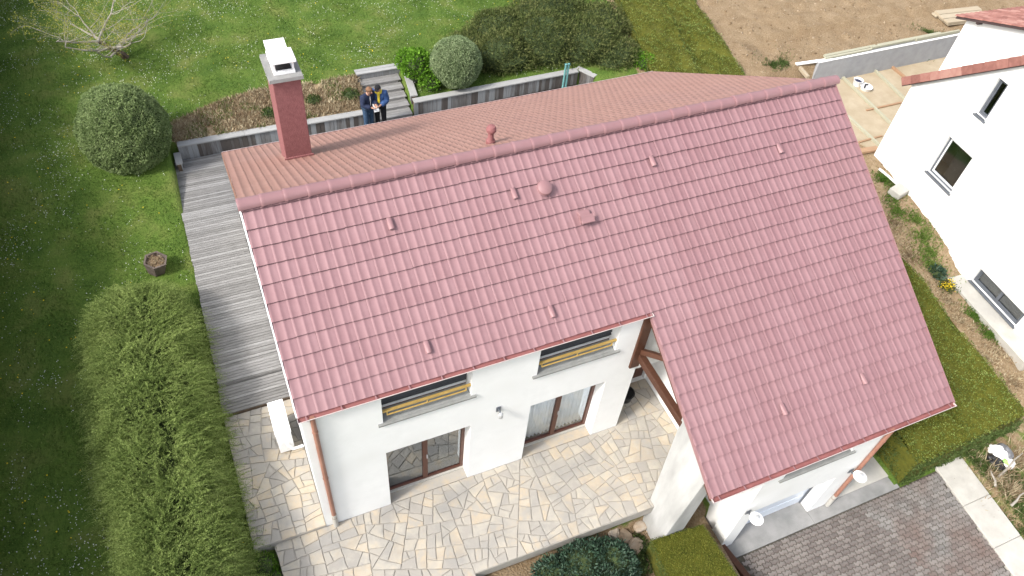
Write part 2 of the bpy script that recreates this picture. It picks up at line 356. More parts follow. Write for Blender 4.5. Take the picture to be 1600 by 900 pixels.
def flowers(name, n, m, label, size, dens_seed, thr, lo=(-7.5, 15.5), yr=(-2, 31), inleft=None):
    x, y = scatter(n, lo[0], lo[1], *yr); k = keep_lawn(x, y); x, y = x[k], y[k]; z = ground_h(x, y); k = in_view(x, y, z); x, y, z = x[k], y[k], z[k]
    cl = vnoise(np.stack([x, y], -1), .9, dens_seed) + .5 * vnoise(np.stack([x, y], -1), 3., dens_seed + 1); k = cl > thr + rng.normal(size=len(x)) * .38; x, y, z = x[k], y[k], z[k]
    nn = len(x); r = rng.uniform(*size, nn); a = np.arange(6) * math.pi / 3
    V = np.stack([x[:, None] + r[:, None] * np.cos(a), y[:, None] + r[:, None] * np.sin(a), np.repeat((z + rng.uniform(.05, .09, nn))[:, None], 6, 1) + rng.normal(size=(nn, 6)) * .006], -1).reshape(-1, 3)
    o = link(name, arr_mesh(name, V, np.arange(6 * nn).reshape(-1, 6)), m); tag(o, label, 'flowers', kind='stuff')
flowers('daisies', 70000, M['daisy'], 'white daisies sprinkled over the lawn', (.006, .013), 31, .15)
flowers('dandelions', 4000, M['dandelion'], 'yellow dandelions dotted over the lawn', (.010, .018), 41, .35)

# ------------------------------------------------------------------ HOUSE
X0, X1, RY, RZ, TF = -.0371, 13.6189, 3.4175, 6.6012, .5979
PITCH = math.atan(TF); CP, SP = math.cos(PITCH), math.sin(PITCH)
XN = 7.1568; NC, NR = 40, 23; TW = (X1 - X0) / NC; G, V0 = .3505, .16
def zf(y): return RZ - TF * abs(y - RY)
house = empty('house', (0, 0, 0)); tag(house, 'large white house with pink tiled gable roof and red chimney', 'house')
def wall_openings(b, axis, c0, c1, a0, a1, z0, z1, ops):
    """wall slab; axis 'x': runs along x between a0..a1, thickness c0..c1 in y. ops: (a,b,z,Z)"""
    A = sorted({a0, a1, *[o[0] for o in ops], *[o[1] for o in ops]}); Z = sorted({z0, z1, *[o[2] for o in ops], *[o[3] for o in ops]})
    A = [a for a in A if a0 <= a <= a1]; Z = [q for q in Z if z0 <= q <= z1]
    for i in range(len(A) - 1):
        run = None
        for j in range(len(Z) - 1):
            am, zm = (A[i] + A[i + 1]) / 2, (Z[j] + Z[j + 1]) / 2
            if any(o[0] < am < o[1] and o[2] < zm < o[3] for o in ops):
                if run is not None: put(b, axis, A[i], A[i + 1], c0, c1, run, Z[j])
                run = None
            elif run is None: run = Z[j]
        if run is not None: put(b, axis, A[i], A[i + 1], c0, c1, run, Z[-1])
def put(b, axis, a0, a1, c0, c1, z0, z1):
    if axis == 'x': b.box(a0, a1, c0, c1, z0, z1)
    else: b.box(c0, c1, a0, a1, z0, z1)
EAVE = zf(-.06)                                  # underside follows
D1 = (1.46, 3.30, -.6, 2.32); D2 = (4.68, 6.52, -.6, 2.32); W1 = (1.46, 3.26, 3.46, 4.62); W2 = (4.70, 6.52, 3.46, 4.62)
b = MB(); wall_openings(b, 'x', 0, .38, 0, 7.25, -.6, 4.40, [D1, D2, W1, W2]); b.build('wall', M['white'], house)
# gable walls (pentagon prisms)
def gable(x0, x1, ys, zb, name='wall', m='white'):
    ya, yb_ = ys; b = MB(); dz = .16
    prof = [(ya, zb), (yb_, zb), (yb_, zf(yb_) - dz), (RY, RZ - dz - .02), (ya, zf(ya) - dz)]
    vs = [(x0, y, z) for y, z in prof] + [(x1, y, z) for y, z in prof]; n = 5
    b.add(vs, [tuple(range(n)), tuple(range(2 * n - 1, n - 1, -1))] + [(i, i + n, (i + 1) % n + n, (i + 1) % n) for i in range(n)]); return b.build(name, M[m], house)
gable(.004, .34, (.38, 10.05), -.6)
gable(11.53, 11.866, (-2.946, 10.05), -1.5)
MB().box(.34, 11.53, 9.75, 10.045, -.6, zf(10.05) - .2).build('wall', M['white'], house)
# porch recess
b = MB(); b.box(6.95, 7.246, .384, 1.0, -.6, 4.6); wall_openings(b, 'x', 1.0, 1.3, 6.95, 8.66, -.6, 4.8, [(7.75, 8.6, .02, 2.1)]); b.box(7.254, 8.66, .06, .36, 2.34, 4.25); b.build('wall', M['white'], house)
MB().hexa([(8.66, -2.9, -1.5), (8.96, -2.9, -1.5), (8.96, 1.0, -1.5), (8.66, 1.0, -1.5), (8.66, -2.9, zf(-2.9) - .25), (8.96, -2.9, zf(-2.9) - .25), (8.96, 1.0, zf(1.0) - .25), (8.66, 1.0, zf(1.0) - .25)]).build('wall', M['white'], house)
dr = MB().box(7.75, 8.6, 1.1, 1.16, .02, 2.1).build('door', M['wframe'], house); MB().box(7.83, 7.90, 1.06, 1.095, .98, 1.06).build('handle', M['metal'], dr)
for i in range(3): MB().box(7.84 + i * .25, 8.02 + i * .25, 1.075, 1.098, .2, 1.9).build('panel', M['wframe'], dr)
MB().box(7.26, 8.65, .37, .99, 2.34, 2.42).build('ceiling', M['white'], house)
# garage front
GD = (8.94, 11.24, -1.45, .55); GW = (9.12, 10.98, 1.93, 2.42)
b = MB(); wall_openings(b, 'x', -3.32, -2.95, 8.56, 11.87, -1.5, 2.42, [GD, GW]); b.box(8.56, 8.90, -2.946, -2.904, -1.5, 2.6); b.build('wall', M['white'], house)
gd = MB(); gd.box(8.9, 11.28, -3.0, -2.955, -1.34, .60); gdo = gd.build('garage_door', M['gdoor'], house)
for i in range(4):
    MB().box(8.97, 11.21, -3.018, -3.002, -1.31 + i * .46, -.89 + i * .46).build('panel', M['gdoor'], gdo, bevel=.006)
MB().box(11.19, 11.236, -3.06, -3.02, -1.34, .55).build('frame', M['anth'], gdo)
# sloped sills
def sill(x0, x1, yf, z, parent, yb=.30):
    b = MB(); b.hexa([(x0 - .10, yf - .05, z - .03), (x1 + .10, yf - .05, z - .03), (x1 + .10, yf + .01, z - .03), (x0 - .10, yf + .01, z - .03),
                      (x0 - .10, yf - .05, z + .012), (x1 + .10, yf - .05, z + .012), (x1 + .10, yf + .004, z + .02), (x0 - .10, yf + .004, z + .02)])
    b.hexa([(x0 + .003, yf + .006, z - .03), (x1 - .003, yf + .006, z - .03), (x1 - .003, yf + yb, z - .03), (x0 + .003, yf + yb, z - .03),
            (x0 + .003, yf + .006, z + .022), (x1 - .003, yf + .006, z + .022), (x1 - .003, yf + yb, z + .08), (x0 + .003, yf + yb, z + .08)])
    return b.build('sill', M['sill'], parent)
def frame_rect(x0, x1, y0, y1, z0, z1, t, mull=(), parent=None, m='wframe', name='frame'):
    b = MB(); b.box(x0, x1, y0, y1, z0, z0 + t); b.box(x0, x1, y0, y1, z1 - t, z1); b.box(x0, x0 + t, y0, y1, z0 + t, z1 - t); b.box(x1 - t, x1, y0, y1, z0 + t, z1 - t)
    for q in mull: b.box(q - t * .75, q + t * .75, y0 - .006, y1 - .006, z0 + t, z1 - t)
    return b.build(name, M[m], parent)
def patio(D, lab, gl):
    d = empty('patio_door'); d.parent = house; d['label'] = lab
    x0, x1, z0, z1 = D; z0 = .05; mx = (x0 + x1) / 2
    frame_rect(x0, x1, .30, .37, z0 + .002, z1, .075, (mx,), d)
    for a, c in ((x0 + .075, mx - .056), (mx + .056, x1 - .075)): MB().box(a, c, .33, .338, z0 + .075, z1 - .075).build('pane', M[gl], d)
    MB().box(x0 + .002, x1 - .002, .003, .25, -.3, .008).build('threshold', M['stone'], d); MB().box(x0 + .002, x1 - .002, .251, .375, -.3, z0).build('sill', M['slab'], d)
    MB().box(mx + .03, mx + .05, .27, .294, 1.0, 1.14).build('handle', M['metal'], d)
patio(D1, 'brown framed patio door with clear panes reflecting the terrace', 'glass'); patio(D2, 'brown framed patio door with white net curtains behind its panes', 'clear')
def upper_window(D):
    d = empty('window'); d.parent = house; x0, x1, z0, z1 = D; mx = (x0 + x1) / 2
    sill(x0, x1, 0, z0, d)
    frame_rect(x0, x1, .28, .345, z0 + .09, z1, .07, (mx,), d)
    for a, c in ((x0 + .07, mx - .052), (mx + .052, x1 - .07)):
        MB().box(a, c, .312, .32, z0 + .16, z1 - .07).build('pane', M['glass'], d)
    for i in range(8): MB().bar((x0 + .02, .245, z0 + .22 + .1 * i), (x1 - .02, .245, z0 + .22 + .1 * i), .012, .05, (0, .6, 1)).build('blind_slat', M['blind'] if i % 3 else M['metal'], d)
    b = MB(); b.bar((x0, .05, z0 + .34), (x1, .05, z0 + .34), .045, .045); b.bar((x0 + .1, .03, z0 + .22), (x1 - .1, .03, z0 + .22), .022, .022)
    for q in (x0 + .1, mx, x1 - .1): b.bar((q, .03, z0 + .22), (q, .05, z0 + .32), .022, .022)
    b.build('railing', M['brass'], d)
upper_window(W1); upper_window(W2)
gw = empty('window'); gw.parent = house; sill(GW[0], GW[1], -3.32, GW[2], gw); frame_rect(GW[0], GW[1], -3.02, -2.96, GW[2] + .09, GW[3], .06, (), gw, 'wpaint')
MB().box(GW[0] + .06, GW[1] - .06, -2.99, -2.982, GW[2] + .15, GW[3] - .06).build('pane', M['glass'], gw)

# roof deck
roof_b = MB(); th = .13
def slab_roof(b, x0, x1, s0, s1, sign, off):
    """slab between slope distances s0..s1 from the ridge; sign -1 front, +1 back"""
    def pt(x, s, k): return (x, RY + sign * (s * CP) + sign * k * SP, RZ - s * SP + k * CP)
    t, bt = -off, -off - th
    b.hexa([pt(x0, s0, bt), pt(x1, s0, bt), pt(x1, s1, bt), pt(x0, s1, bt), pt(x0, s0, t), pt(x1, s0, t), pt(x1, s1, t), pt(x0, s1, t)])
slab_roof(roof_b, X0 + .03, X1 - .03, 0.02, 3.97, -1, .075)
slab_roof(roof_b, XN + .03, X1 - .03, 3.975, 7.80, -1, .075)
slab_roof(roof_b, X0 + .03, X1 - .03, 0.02, 7.80, 1, .075)
roof = roof_b.build('roof', M['under'], house)
# roof tiles
half = TW / 2; us = [0, .08, .17, .27, .37, .66]; hs = [0, .007, .0105, .008, .001, -.0015]
px = [half * (u + j) for j in (0, 1) for u in us] + [TW]; pz = hs * 2 + [0]
np_ = len(px); TL = G + .03; rise = .042; thk = .017
tv = [(x, -TL, z + rise) for x, z in zip(px, pz)] + [(x, 0, z) for x, z in zip(px, pz)] + [(x, -TL, z + rise - thk) for x, z in zip(px, pz)]
tf_ = []
for i in range(np_ - 1):
    tf_.append((i, i + 1, i + 1 + np_, i + np_)); tf_.append((i + 2 * np_, i + 1 + 2 * np_, i + 1, i))
TV = np.array(tv); TFc = np.array(tf_)
tile_me = arr_mesh('tile', TV, TFc, True); tile_me.set_sharp_from_angle(angle=R(35)); tile_me.materials.append(M['tile'])
def tile_matrix(c, r, sign):
    s_low = V0 + r * G; s_top = s_low - TL
    jx, js, jr = random.gauss(0, .0015), random.gauss(0, .003), random.gauss(0, .0035)
    nrm = Vector((0, sign * SP, CP)); upd = Vector((0, -sign * CP, SP)); xd = Vector((1, 0, 0)) if sign < 0 else Vector((-1, 0, 0))
    x = X0 + c * TW + jx if sign < 0 else X1 - c * TW + jx
    org = Vector((x, RY + sign * (s_top + js) * CP, RZ - (s_top + js) * SP)) + nrm * (-.062 + random.gauss(0, .0015))
    m3 = Matrix((xd, upd, nrm)).transposed() @ Matrix.Rotation(jr, 3, 'Z') @ Matrix.Rotation(random.gauss(0, .004), 3, 'Y')
    m4 = Matrix.Translation(org) @ m3.to_4x4()
    if r == 0: m4 = Matrix.Translation(Vector((x, RY + sign * .03 * CP, RZ - .03 * SP)) + nrm * -.05) @ m3.to_4x4() @ Matrix.Diagonal((1, (s_low - .03) / TL, 1, 1))
    return m4
tiles = []
for r in range(NR):
    for c in range(NC):
        if not (r > 11 and c < 21): tiles.append((tile_matrix(c, r, -1), True))
        tiles.append((tile_matrix(c, r, 1), False))
def tdist(t):
    d = np.array(t[0].translation) - CAM; return np.linalg.norm(d) + (0 if t[1] else 30)
tiles.sort(key=tdist)
for m4, _ in tiles[:300]:
    o = link('tile', tile_me, None, roof); o.matrix_local = m4
TVh = np.concatenate([TV, np.ones((len(TV), 1))], 1)
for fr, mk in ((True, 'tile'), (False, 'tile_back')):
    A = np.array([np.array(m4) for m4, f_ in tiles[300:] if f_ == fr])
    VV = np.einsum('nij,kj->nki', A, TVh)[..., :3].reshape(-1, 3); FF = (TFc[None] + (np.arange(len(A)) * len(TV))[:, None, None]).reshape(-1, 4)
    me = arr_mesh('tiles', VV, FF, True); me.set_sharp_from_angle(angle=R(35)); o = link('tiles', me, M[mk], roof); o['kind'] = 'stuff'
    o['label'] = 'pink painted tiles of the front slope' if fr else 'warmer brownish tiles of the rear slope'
# ridge tiles
ln = .42; nrt = int((X1 - X0) / ln) + 1; ln = (X1 - X0 + .08) / nrt; b = MB(); k = 9; vs = []; fs = []
for e, (xx, rr) in enumerate(((0, .120), (.03, .129), (.06, .122), (ln + .04, .111))):
    for j in range(k):
        a = math.pi * (1.08 * j / (k - 1) - .04); vs.append((xx, -math.cos(a) * rr * 1.15, math.sin(a) * rr))
for e in range(3):
    for j in range(k - 1): fs.append((e * k + j, (e + 1) * k + j, (e + 1) * k + j + 1, e * k + j + 1))
fs.append(tuple(range(k)))
rme = MB().add(vs, fs).mesh('ridge_tile', True); rme.materials.append(M['ridge'])
for i in range(nrt):
    o = link('ridge_tile', rme, None, roof, (X0 - .04 + i * ln + random.gauss(0, .006), RY, RZ - .042 + random.gauss(0, .003)), (0, random.gauss(0, .003), random.gauss(0, .005)))
# verge strips at the gable ends
def slope_bar(b, x, s0, s1, sign, k, wd, h):
    pt = lambda s: (x, RY + sign * (s * CP + k * SP), RZ - s * SP + k * CP); b.bar(pt(s0), pt(s1), wd, h, (0, sign * SP, CP))
for x, s1, sg, nm in ((X0 - .012, 4.0, -1, 'wpaint'), (X0 - .012, 7.9, 1, 'pipe'), (X1 + .012, 7.9, -1, 'ridge'), (X1 + .012, 7.9, 1, 'ridge'),):
    b = MB(); slope_bar(b, x, .05, s1, sg, -.10, .024, .15); b.build('verge_board', M[nm], roof)
b = MB(); slope_bar(b, XN - .012, 4.05, 7.9, -1, -.09, .024, .12); b.build('verge_board', M['ridge'], roof)
# vents on the roof
def slope_frame(x, y, sign, lift=0.):
    nrm = Vector((0, sign * SP, CP)); upd = Vector((0, -sign * CP, SP)); xd = upd.cross(nrm)
    return Matrix.Translation(Vector((x, y, zf(y))) + nrm * lift) @ Matrix((xd, upd, nrm)).transposed().to_4x4()
def hood_mesh():
    vs = []; fs = []; k = 8
    for yy, rr, hh in ((-.11, .060, .065), (-.09, .062, .068), (.06, .056, .03), (.13, .045, .0)):
        for j in range(k):
            a = math.pi * j / (k - 1); vs.append((-math.cos(a) * rr, yy, math.sin(a) * hh))
    for e in range(3):
        for j in range(k - 1): fs.append((e * k + j, e * k + j + 1, (e + 1) * k + j + 1, (e + 1) * k + j))
    k2 = len(vs)   # rim inside (dark mouth)
    for j in range(k):
        a = math.pi * j / (k - 1); vs.append((-math.cos(a) * .048, -.108, math.sin(a) * .052))
    for j in range(k - 1): fs.append((j, k2 + j, k2 + j + 1, j + 1))
    return MB().add(vs, fs).mesh('vent_hood', True)
hme = hood_mesh(); hme.materials.append(M['ridge'])
for u, v in ((2.51, 2.56), (5.08, 2.59), (8.30, 2.60), (11.49, 2.28), (2.52, .46), (5.08, .46), (11.50, -2.35), (9.34, -2.37)):
    o = link('vent_hood', hme, None, roof); o.matrix_local = slope_frame(u, v, -1, .0)
b = MB().lathe([(.075, -.05), (.075, .05), (.15, .055), (.165, .085), (.15, .135), (.10, .165), (.02, .175)], n=24); o = b.build('dome_vent', M['ridge'], roof, True); o.matrix_local = slope_frame(5.70, 2.55, -1, .01)
b = MB().hexa([(-.13, -.13, -.02), (.13, -.13, -.02), (.13, .14, -.02), (-.13, .14, -.02), (-.12, -.13, .12), (.12, -.13, .12), (.12, .14, .03), (-.12, .14, .03)])
b.hexa([(-.15, -.16, .10), (.15, -.16, .10), (.15, .0, .13), (-.15, .0, .13), (-.15, -.16, .125), (.15, -.16, .125), (.15, .02, .115), (-.15, .02, .115)])
o = b.build('box_vent', M['ridge'], roof, bevel=.008); o.matrix_local = slope_frame(6.38, 1.90, -1, .01)
b = MB().lathe([(.10, -.1), (.10, .06), (.065, .10), (.06, .26), (.105, .30), (.11, .34), (.105, .345), (.11, .36), (.08, .42), (.02, .44)], n=18)
o = b.build('vent_pipe', M['chim'], roof, True); o.location = (5.27, 4.33, zf(4.33) - .02); o.parent = roof
# gutters
def gutter(x0, x1, y, z, sg=1, r_=.05):
    g_ = MB(); k = 9; vs = []; fs = []
    for xx in (x0, x1):
        for j in range(k):
            a = math.pi + math.pi * j / (k - 1); vs.append((xx, y + math.cos(a) * r_, z + math.sin(a) * r_))
    for j in range(k - 1): fs.append((j, j + 1, k + j + 1, k + j))
    o = g_.add(vs, fs).build('gutter', M['gutter'], house)
    o.modifiers.new('thickness', 'SOLIDIFY').thickness = .004
    MB().bar((x0, y - sg * (r_ + .003), z + .0), (x1, y - sg * (r_ + .003), z + .0), .010, .014).build('rim', M['lip'], o)
    n = int((x1 - x0) / .62) + 1
    for i in range(n):
        xx = x0 + .15 + (x1 - x0 - .3) * i / (n - 1); MB().box(xx - .012, xx + .012, y - r_, y + r_, z + .0, z + .008).build('bracket', M['ridge'], o)
    for xx in (x0, x1): MB().box(xx - .004, xx + .004, y - r_, y + r_, z - r_, z).build('end_cap', M['lip'], o)
gutter(X0 - .01, XN + .02, -.054, 4.50); gutter(XN - .02, X1 + .01, -3.372, 2.50); gutter(X0, X1, 10.20, zf(10.12) - .10, -1)
MB().box(X0 + .02, XN, -.003, .03, 4.402, 4.47).build('fascia', M['gutter'], house)
MB().box(XN, X1 - .02, -3.318, -3.29, 2.422, 2.47).build('fascia', M['gutter'], house)
# downpipes
def downpipe(x, y, zt, zb):
    d = MB().tube([(x, y + .02, zt), (x, y + .02, zt - .06), (x, y + .02, zt - .15), (x, y + .02, zb)], .048, 12).build('downpipe', M['pipe'], house, True)
    for zc in np.linspace(zt - .5, zb + .4, 3): MB().tube([(x, y + .02, zc), (x, y + .02, zc + .03)], .056, 12).build('clamp', M['pipe'], d, True)
    MB().tube([(x, y + .02, zb), (x, y + .02, zb + .55)], .056, 12).build('boot', M['slab'], d, True)
downpipe(.20, -.075, 4.47, 0.01); downpipe(11.83, -3.39, 2.46, -1.27)
# chimney
cx0, cx1, cy0, cy1 = 1.295, 1.905, 7.10, 8.0
ch = MB().box(cx0, cx1, cy0, cy1, 3.6, 6.52).build('chimney', M['chim'], house, bevel=.012)
MB().hexa([(cx0 - .07, cy0 - .09, 6.521), (cx1 + .06, cy0 - .09, 6.521), (cx1 + .06, cy1 + .09, 6.521), (cx0 - .07, cy1 + .09, 6.521),
           (cx0 - .06, cy0 - .08, 6.60), (cx1 + .05, cy0 - .08, 6.60), (cx1 + .05, cy1 + .08, 6.60), (cx0 - .06, cy1 + .08, 6.60)]).build('chimney_crown', M['conc'], ch)
MB().box(cx0 - .035, cx1 + .035, cy0 - .035, cy0 - .002, zf(cy0) - .06, zf(cy0) + .03).build('flashing', M['chim'], ch)
def cowl(yc, wy, zt, m):
    b = MB(); a, c = 1.37, 1.83
    b.box(a, c, yc - wy, yc + wy, 6.602, 6.67)
    for xx in (a + .01, c - .05):
        for yy in (yc - wy + .01, yc + wy - .05): b.box(xx, xx + .04, yy, yy + .04, 6.67, zt - .05)
    b.box(a + .05, c - .05, yc + wy - .03, yc + wy - .01, 6.67, zt - .05)
    o = b.build('flue_cowl', M['wpaint'], ch); return o
cowl(7.38, .20, 6.94, 0); cowl(7.86, .11, 6.86, 0)
MB().hexa([(1.33, 7.12, 6.895), (1.87, 7.12, 6.895), (1.87, 7.64, 6.895), (1.33, 7.64, 6.895), (1.33, 7.12, 6.925), (1.87, 7.12, 6.925), (1.87, 7.64, 6.94), (1.33, 7.64, 6.94)]).build('cowl_plate', M['wpaint'], ch)
MB().hexa([(1.36, 7.72, 6.85), (1.80, 7.72, 6.85), (1.80, 8.02, 6.93), (1.36, 8.02, 6.93), (1.36, 7.72, 6.88), (1.80, 7.72, 6.88), (1.80, 8.02, 6.96), (1.36, 8.02, 6.96)]).build('cowl_plate', M['wpaint'], ch)
MB().box(1.43, 1.77, 7.25, 7.52, 6.672, 6.69).build('flue_opening', M['black'], ch)
# timber frame and buttress carrying the porch roof
MB().box(7.03, 7.27, -.055, .14, 2.62, 4.40).build('post', M['wood'], house, bevel=.01)
MB().bar((7.24, .09, 2.98), (7.24, -1.85, 2.98), .14, .20).build('beam', M['wood'], house, bevel=.008)
MB().bar((7.24, .08, 3.05), (7.24, -.78, 3.86), .11, .12).build('strut', M['wood'], house, bevel=.008)
MB().bar((7.26, .5, zf(.5) - .29), (7.26, -3.3, zf(-3.3) - .29), .12, .16).build('rafter', M['wood'], house, bevel=.006)
bt = MB().hexa([(7.02, -2.80, -1.3), (7.62, -2.80, -1.3), (7.62, -2.12, -1.3), (7.02, -2.12, -1.3), (7.19, -2.98, zf(-2.98) - .24), (7.50, -2.98, zf(-2.98) - .24), (7.50, -1.78, zf(-1.78) - .24), (7.19, -1.78, zf(-1.78) - .24)])
bt.build('buttress', M['white_dirty'], house, bevel=.015)
# lamps
def wall_lamp(x, z):
    l_ = MB().box(x - .06, x + .06, -3.342, -3.322, z - .07, z + .07).build('wall_lamp', M['anth'], house)
    MB().tube([(x, -3.34, z), (x, -3.46, z + .02), (x, -3.55, z + .10), (x, -3.57, z + .16)], .022, 8).build('arm', M['anth'], l_, True)
    MB().lathe([(.05, .0), (.16, -.012), (.158, .002), (.07, .05), (.05, .055)], (x, -3.57, z + .16), 28).build('shade', M['wpaint'], l_, True)
    MB().lathe([(.05, .0), (.052, .03), (.03, .045)], (x, -3.57, z + .215), 16).build('cap', M['metal'], l_, True)
wall_lamp(8.68, .70); wall_lamp(11.64, .62)
l_ = MB().box(3.85, 3.95, -.02, -.002, 2.56, 2.72).build('wall_lamp', M['anth'], house)
MB().tube([(3.90, -.02, 2.66), (3.90, -.09, 2.68), (3.90, -.13, 2.64)], .018, 8).build('arm', M['anth'], l_, True)
MB().lathe([(.03, 0), (.055, -.03), (.055, -.14), (.03, -.17)], (3.90, -.14, 2.67), 16).build('shade', M['metal'], l_, True)
# net curtains (inside the right patio door)
for i, (a, c) in enumerate(((4.72, 5.58), (5.62, 6.48))):
    n = 60; xs = np.linspace(a, c, n); ys = .415 + .022 * np.sin(xs * 62) + .012 * np.sin(xs * 23 + 1); V = np.array([(x, y, z) for z in (.14, 2.28) for x, y in zip(xs, ys)])
    o = link('curtain', arr_mesh('curtain', V, [(j, j + 1, n + j + 1, n + j) for j in range(n - 1)], True), M['curtain']); o.modifiers.new('thickness', 'SOLIDIFY').thickness = .004
    tag(o, 'white net curtain behind the %s pane of the right patio door' % ('left', 'right')[i], 'curtain', 'net curtains behind the patio door')

# ------------------------------------------------------------------ terrace paving
def split(poly, amin, out):
    a = poly_area(poly)
    if a < amin * random.uniform(.55, 1.7) : out.append(poly); return
    # cut across the longest extent, tilted
    P = np.array(poly); c = P.mean(0); E_ = np.roll(P, -1, 0) - P; q_ = int(np.argmax((E_ ** 2).sum(1))); ax = E_[q_] / np.linalg.norm(E_[q_])
    n = np.array([ax[0], ax[1]]); th_ = random.gauss(0, .15); n = np.array([n[0] * math.cos(th_) - n[1] * math.sin(th_), n[0] * math.sin(th_) + n[1] * math.cos(th_)])
    pr = (P - c) @ n; q = c + n * (pr.max() - pr.min()) * random.uniform(-.14, .14)
    A_, B_ = clip(poly, q, n), clip(poly, q, -n)
    if poly_area(A_) < .012 or poly_area(B_) < .012: out.append(poly); return
    split(A_, amin, out); split(B_, amin, out)
def poly_area(p): return abs(sum(p[i][0] * p[(i + 1) % len(p)][1] - p[(i + 1) % len(p)][0] * p[i][1] for i in range(len(p)))) / 2
def clip(poly, q, n):
    out = []
    for i in range(len(poly)):
        a, c = np.array(poly[i]), np.array(poly[(i + 1) % len(poly)]); da, dc = (a - q) @ n, (c - q) @ n
        if da >= 0: out.append(tuple(a))
        if (da >= 0) != (dc >= 0): t = da / (da - dc); out.append(tuple(a + (c - a) * t))
    return out
def inset(poly, d):
    c = np.mean(poly, 0)
    area2 = sum(poly[i][0] * poly[(i + 1) % len(poly)][1] - poly[(i + 1) % len(poly)][0] * poly[i][1] for i in range(len(poly)))
    if area2 < 0: poly = poly[::-1]
    res = poly
    for i in range(len(poly)):
        a, c_ = np.array(poly[i]), np.array(poly[(i + 1) % len(poly)]); e = c_ - a
        if np.linalg.norm(e) < 1e-6: continue
        n = np.array([-e[1], e[0]]) / np.linalg.norm(e); res = clip(res, a + n * d, n)
        if len(res) < 3: return []
    return res
def stone_mesh(poly, h, joint, irr=.012):
    p0 = inset(poly, joint)
    if len(p0) < 3: return None
    # break long edges a little so that they are not ruled lines
    q = []
    for i in range(len(p0)):
        a, c = np.array(p0[i]), np.array(p0[(i + 1) % len(p0)]); q.append(tuple(a)); L_ = np.linalg.norm(c - a)
        if L_ > .14: e = (c - a) / L_; q.append(tuple((a + c) / 2 + np.array([-e[1], e[0]]) * random.uniform(0, irr)))
    c0 = np.mean(q, 0); n = len(q); tilt = (random.gauss(0, .006), random.gauss(0, .006)); dh = random.gauss(0, .002)
    vs = [(x, y, -.02) for x, y in q] + [(x, y, h - .007 + dh) for x, y in q]
    top = [tuple(c0 + (np.array(p) - c0) * (1 - .008 / (np.linalg.norm(np.array(p) - c0) + .02))) for p in q]
    vs += [(x, y, h + dh + (x - c0[0]) * tilt[0] + (y - c0[1]) * tilt[1]) for x, y in top]
    fs = [tuple(range(2 * n, 3 * n))]
    for e in (0, 1): fs += [(e * n + i, e * n + (i + 1) % n, (e + 1) * n + (i + 1) % n, (e + 1) * n + i) for i in range(n)]
    return MB().add(vs, fs).mesh('flagstone')
def prism(poly, z0, z1, name, m, parent=None):
    n = len(poly); return MB().add([(x, y, z0) for x, y in poly] + [(x, y, z1) for x, y in poly], [tuple(reversed(range(n))), tuple(range(n, 2 * n))] + [(i, (i + 1) % n, n + (i + 1) % n, n + i) for i in range(n)]).build(name, m, parent)
TERR = [(-1.12, -.30), (-1.0, -3.5), (2.66, -3.5), (2.66, -2.16), (8.655, -2.24), (8.655, 1.0), (7.25, 1.0), (7.25, -.002), (-1.15, -.002)]
terr = prism(TERR, -.32, -.012, 'terrace', M['mortar']); tag(terr, 'pale crazy paved stone terrace in front of the house', 'terrace', kind='structure')
stones = []
for area, am in (([(-1.12, -.30), (-1.0, -3.5), (2.66, -3.5), (2.66, 0), (-1.12, 0)], .080), ([(2.66, -2.16), (7.0, -2.22), (7.0, 0), (2.66, 0)], .075), ([(7.0, -2.22), (8.65, -2.24), (8.65, 0), (7.0, 0)], .085), ([(7.25, 0), (8.65, 0), (8.65, 1.0), (7.25, 1.0)], .085)):
    out = []; split(area, am, out); stones += [(p, terr, 0) for p in out]
strip = prism([(-1.55, -.02), (-.004, -.02), (-.004, 3.45), (-1.60, 3.45)], -.3, .088, 'side_path', M['mortar']); tag(strip, 'crazy paved stone path along the left house wall', 'path', kind='structure')
out = []; split([(-1.55, -.02), (-.004, -.02), (-.004, 3.45), (-1.60, 3.45)], .075, out); stones += [(p, strip, .10) for p in out]
stones.sort(key=lambda s: -poly_area(s[0]) + (10 if np.mean(s[0], 0)[1] < -2.6 else 0))
rest = MB()
for i, (p, par, z) in enumerate(stones):
    sm = stone_mesh(p, .008, random.uniform(.003, .008))
    if sm is None: continue
    n_par = sum(1 for s in stones[:i] if s[1] is par)
    if n_par < 300:
        o = link('flagstone', sm, M['stone'], par); o.location = (0, 0, z)
    else:
        rest.add([v.co for v in sm.vertices], [tuple(f.vertices) for f in sm.polygons]); bpy.data.meshes.remove(sm)
if rest.v: o = rest.build('flagstones', M['stone'], terr); o['kind'] = 'stuff'

# ------------------------------------------------------------------ wooden deck
deck = MB().box(-1.50, -.01, 4.32, 13.08, -.3, .279).box(-.01, 12.9, 10.06, 13.08, -.3, .279).build('wooden_deck', M['plank']); tag(deck, 'weathered grey wooden deck beside and behind the house', 'deck', kind='structure')
bw = .088
def board_mesh(L_, wd=.077, h=.03): return MB().box(0, L_, 0, wd, 0, h).mesh('board')
bm_s, bm_l, bm_t = board_mesh(1.53), board_mesh(14.4), board_mesh(1.57)
for b_ in (bm_s, bm_l, bm_t): b_.materials.append(M['deck'])
yy = 4.30
while yy < 13.0:
    o = link('board', bm_s if yy < 10.06 else bm_l, None, deck, (-1.54 + random.gauss(0, .008), yy, .287 + random.gauss(0, .002)), (random.gauss(0, .008), 0, random.gauss(0, .0015))); yy += bw
step = MB().box(-1.54, -.012, 3.46, 4.29, -.2, .165).build('deck_step', M['bark2']); tag(step, 'grey wooden step between the deck and stone path', 'step', kind='structure')
for i in range(9): link('board', bm_t, None, step, (-1.585 + random.gauss(0, .006), 3.47 + i * .09, .167 + random.gauss(0, .002)), (0, 0, random.gauss(0, .0015)))
